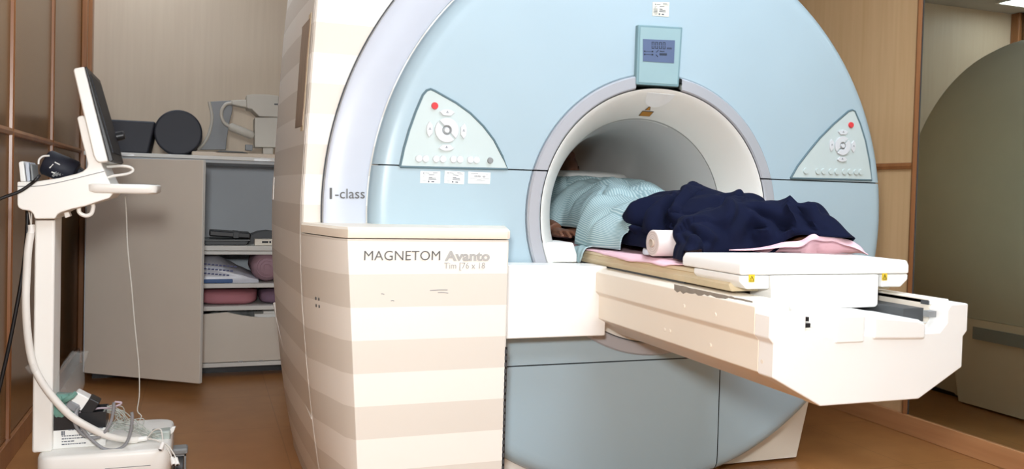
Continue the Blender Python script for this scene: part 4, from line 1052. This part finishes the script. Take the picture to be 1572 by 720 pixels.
for i in range(NS):
    for j in range(NTt): bl.faces.new((bv[i][j], bv[i][j+1], bv[i+1][j+1], bv[i+1][j]))
bmesh.ops.smooth_vert(bl, verts=bl.verts[:], factor=.5, use_axis_x=True, use_axis_y=True, use_axis_z=True)
bl.normal_update()
from mathutils.bvhtree import BVHTree
tree = BVHTree.FromBMesh(bl)
def hit(px, py):
    d = (at(px, py, 1, CAM.y+1)-CAM).normalized()
    for dy in (0, 2, 4, 7, 10, 14):
        d = (at(px, py+dy, 1, CAM.y+1)-CAM).normalized(); p = tree.ray_cast(CAM, d)[0]
        if p: return p
    return None
R3 = [([q for q in (hit(*p) for p in pts) if q], a_, w_) for pts, a_, w_ in ridges]
S3 = [([q for q in (hit(*p) for p in pts) if q], a_, w_) for pts, a_, w_ in steps]
def near(p, q):
    best = (9, 0, None, None)
    for i, (a, b) in enumerate(zip(q, q[1:])):
        d = b-a; u = (p-a).dot(d)/(d.length_squared+1e-9); uc = max(0, min(1, u)); c_ = a+d*uc; l = (p-c_).length
        if l < best[0]: best = (l, (i+uc)/(len(q)-1), d, p-c_)
    return best
moves = []
for v in bl.verts:
    p = v.co; n_ = v.normal if v.normal.z > -.2 else -v.normal; mv = 0
    for q, a_, w_ in R3:
        if len(q) < 2 or (p-q[len(q)//2]).length > .35: continue
        l, u, d, r_ = near(p, q)
        if l < 3*w_: mv += a_*exp(-(l/w_)**2)*(.45+.55*min(1, 4*u, 4*(1-u)+.3))
    for q, a_, w_ in S3:
        if len(q) < 2: continue
        l, u, d, r_ = near(p, q)
        if l < .25:
            sg = copysign(1, n_.dot(d.cross(r_)))*l
            mv += a_*exp(-max(0, sg)/.09)/(1+exp(-sg/(w_*.4)))*(1 if .02 < u < .98 else exp(-(l/.03)**2)) - .010*exp(-((sg+.010)/.010)**2)*(1 if .02 < u < .98 else exp(-(l/.03)**2))
    hgt = min(1, max(0, (p.z-.93)/.03))
    moves.append(n_*mv*hgt)
for v, mv in zip(bl.verts, moves): v.co += mv
bmesh.ops.smooth_vert(bl, verts=bl.verts[:], factor=.4, use_axis_x=True, use_axis_y=True, use_axis_z=True)
bn = cloth_mat('navy_fleece', (15, 20, 44), .95, 700, .12)
blk = obj('blanket', bl, bn, angle=80)
sd = blk.modifiers.new('thickness', 'SOLIDIFY'); sd.thickness = .004; sd.offset = 1
tag(blk, 'rumpled navy blue blanket over the legs of the person on the table', 'blanket')

# pink sheet under the person, running out over the foot plate
ps = bmesh.new(); pv = []
for i in range(121):
    y = .95-1.565*i/120; rw = []
    over = max(0, min(1, (.12-y)/.1))*max(0, min(1, (y+.60)/.06))
    for j in range(41):
        t = j/40; x = -.262+.50*t-.004*over
        z = .8825+.0025*noise.noise((x*30, y*26, 2))
        if t < .12:
            q = 1-t/.12; lip = over*(.35+.65*max(0, min(1, (-y-.05)/.15)))*(.7+.6*noise.noise((y*8, 0, 4)))
            z -= .016*q*lip; x -= .014*q*lip; z += .010*sin(pi*q)*lip
        rw.append(ps.verts.new((x, y, z)))
    pv.append(rw)
for i in range(120):
    for j in range(40): ps.faces.new((pv[i][j], pv[i][j+1], pv[i+1][j+1], pv[i+1][j]))
line = [(1118, 383.5, .0), (1150, 385, .004), (1180, 386, .012), (1205, 386.5, .022), (1228, 387, .03), (1245, 388, .052), (1262, 388, .066), (1278, 388.5, .058), (1292, 389, .042), (1308, 389.5, .034), (1320, 390, .018), (1330, 390.5, .0)]
secs = []
for i, (px_, py_, h) in enumerate(line):
    v = at(px_, py_, 2, .9215); d_ = Vector((.5, .8, 0)).normalized(); w_ = .075; v = v-d_*.02
    secs.append([(v.x+d_.x*u*w_, v.y+d_.y*u*w_, .9208+h*1.05*(sin(pi*min(1, .18+u*1.0)))**.9*(1 if u < .55 else 1)+(.010*noise.noise((i*1.1, u*3, 1))+.005*noise.noise((i*2.3, u*9, 6)))*(h > .005)) for u in [k/12 for k in range(13)]])
sm2 = []
for k in range(13): sm2.append(smooth_path([s_[k] for s_ in secs], 5))
rows = [[ps.verts.new(sm2[k][i]) for k in range(13)] for i in range(len(sm2[0]))]
for a, b in zip(rows, rows[1:]):
    for k in range(12): ps.faces.new((a[k], a[k+1], b[k+1], b[k]))
pk = obj('pink_sheet', ps, M['pink'], angle=80)
sd = pk.modifiers.new('thickness', 'SOLIDIFY'); sd.thickness = .0025; sd.offset = 1
tag(pk, 'pale pink sheet under the person with a crumpled end on the foot plate', 'sheet')
# small pink towel edge poking out by the roll
q = [(1005, 384, .004), (1018, 384, .012), (1028, 379, .014), (1040, 383, .012), (1052, 388, .003)]
tw = bmesh.new(); secs = []
for px_, py_, h in q:
    v = at(px_, py_+3, 2, .889)
    secs.append([(v.x+.10*u, v.y+.015*u, .8875+h*sin(pi*min(1, .15+u))+.004*noise.noise((px_*.05, u*3, 0))) for u in [k/8 for k in range(9)]])
sm3 = [smooth_path([s_[k] for s_ in secs], 5) for k in range(9)]
rows = [[tw.verts.new(sm3[k][i]) for k in range(9)] for i in range(len(sm3[0]))]
for a, b in zip(rows, rows[1:]):
    for k in range(8): tw.faces.new((a[k], a[k+1], b[k+1], b[k]))
to_ = obj('pink_cloth', tw, M['pink'], angle=80); sd = to_.modifiers.new('thickness', 'SOLIDIFY'); sd.thickness = .0022; sd.offset = 1
tag(to_, 'small fold of pink cloth in front of the paper roll on the table edge', 'cloth')
# paper roll
rp = thing('paper_roll', 'roll of pale couch paper poking out from under the navy blanket on the table edge', 'paper roll', (-.2, -.4, .89))
e0 = at(1001.5, 369.5, 0, -.262); RR = .0395
e0.z = .8905+RR+.003
pm = mat('couch_paper', (226, 214, 210), .75, vary=.02)
def ringx(x, r, n=40): return [(x, e0.y+r*cos(2*pi*i/n), e0.z+r*sin(2*pi*i/n)) for i in range(n)]
bm = B(); loft(bm, [ringx(-.254, .0125), ringx(-.262, .0135), ringx(-.2625, .020), ringx(-.261, .028), ringx(-.2625, .036), ringx(-.2615, RR-.0008), ringx(-.2605, RR), ringx(-.02, RR), ringx(-.018, .012)], caps=False)
obj('roll', bm, pm, rp, angle=40)
bm = B(); loft(bm, [ringx(-.268, .0105), ringx(-.268, .0125), ringx(-.02, .0125), ringx(-.02, .0105)], caps=False); obj('core', bm, mat('cardboard_core', (206, 188, 172), .8), rp)
for r_ in (.019, .026, .033):
    bm = B(); tube(bm, ringx(-.2623, r_)+[ringx(-.2623, r_)[0]], .0005, 5, smooth=False); obj('winding', bm, mat('paper_shadow', (190, 176, 172), .8), rp)
ls = bmesh.new(); secs = []
for k in range(15):
    u = k/14; y = e0.y+RR*.9+.20*u; z = .889+.006+.035*(u**2.2)
    x_l = -.258+.11*u**1.5
    secs.append([(x_l+(-.04-x_l)*j/10, y, z+.012*sin(pi*u)*(1-j/10)*-.3) for j in range(11)])
rows = [[ls.verts.new(p) for p in s_] for s_ in secs]
for a, b in zip(rows, rows[1:]):
    for j in range(10): ls.faces.new((a[j], a[j+1], b[j+1], b[j]))
lo = obj('loose_sheet', ls, mat('loose_paper', (200, 190, 190), .8), rp, angle=80); sd = lo.modifiers.new('thickness', 'SOLIDIFY'); sd.thickness = .001
# pillow and pad under the head
pw = obj('pillow', blob(B(), (.035, .90, 1.152), (.235, .25, .030), 3.4, amp=.06, fr=8, seed=4, rot=.12), cloth_mat('white_pillowcase', (214, 214, 210)), angle=80)
tag(pw, 'flat white pillow under the head of the person inside the bore', 'pillow')
hpd = obj('head_pad', blob(B(), (.0, .99, 1.0), (.21, .19, .118), 5, amp=.0), M['grey'], angle=80)
tag(hpd, 'grey foam pad under the white pillow on the table inside the bore', 'pad')
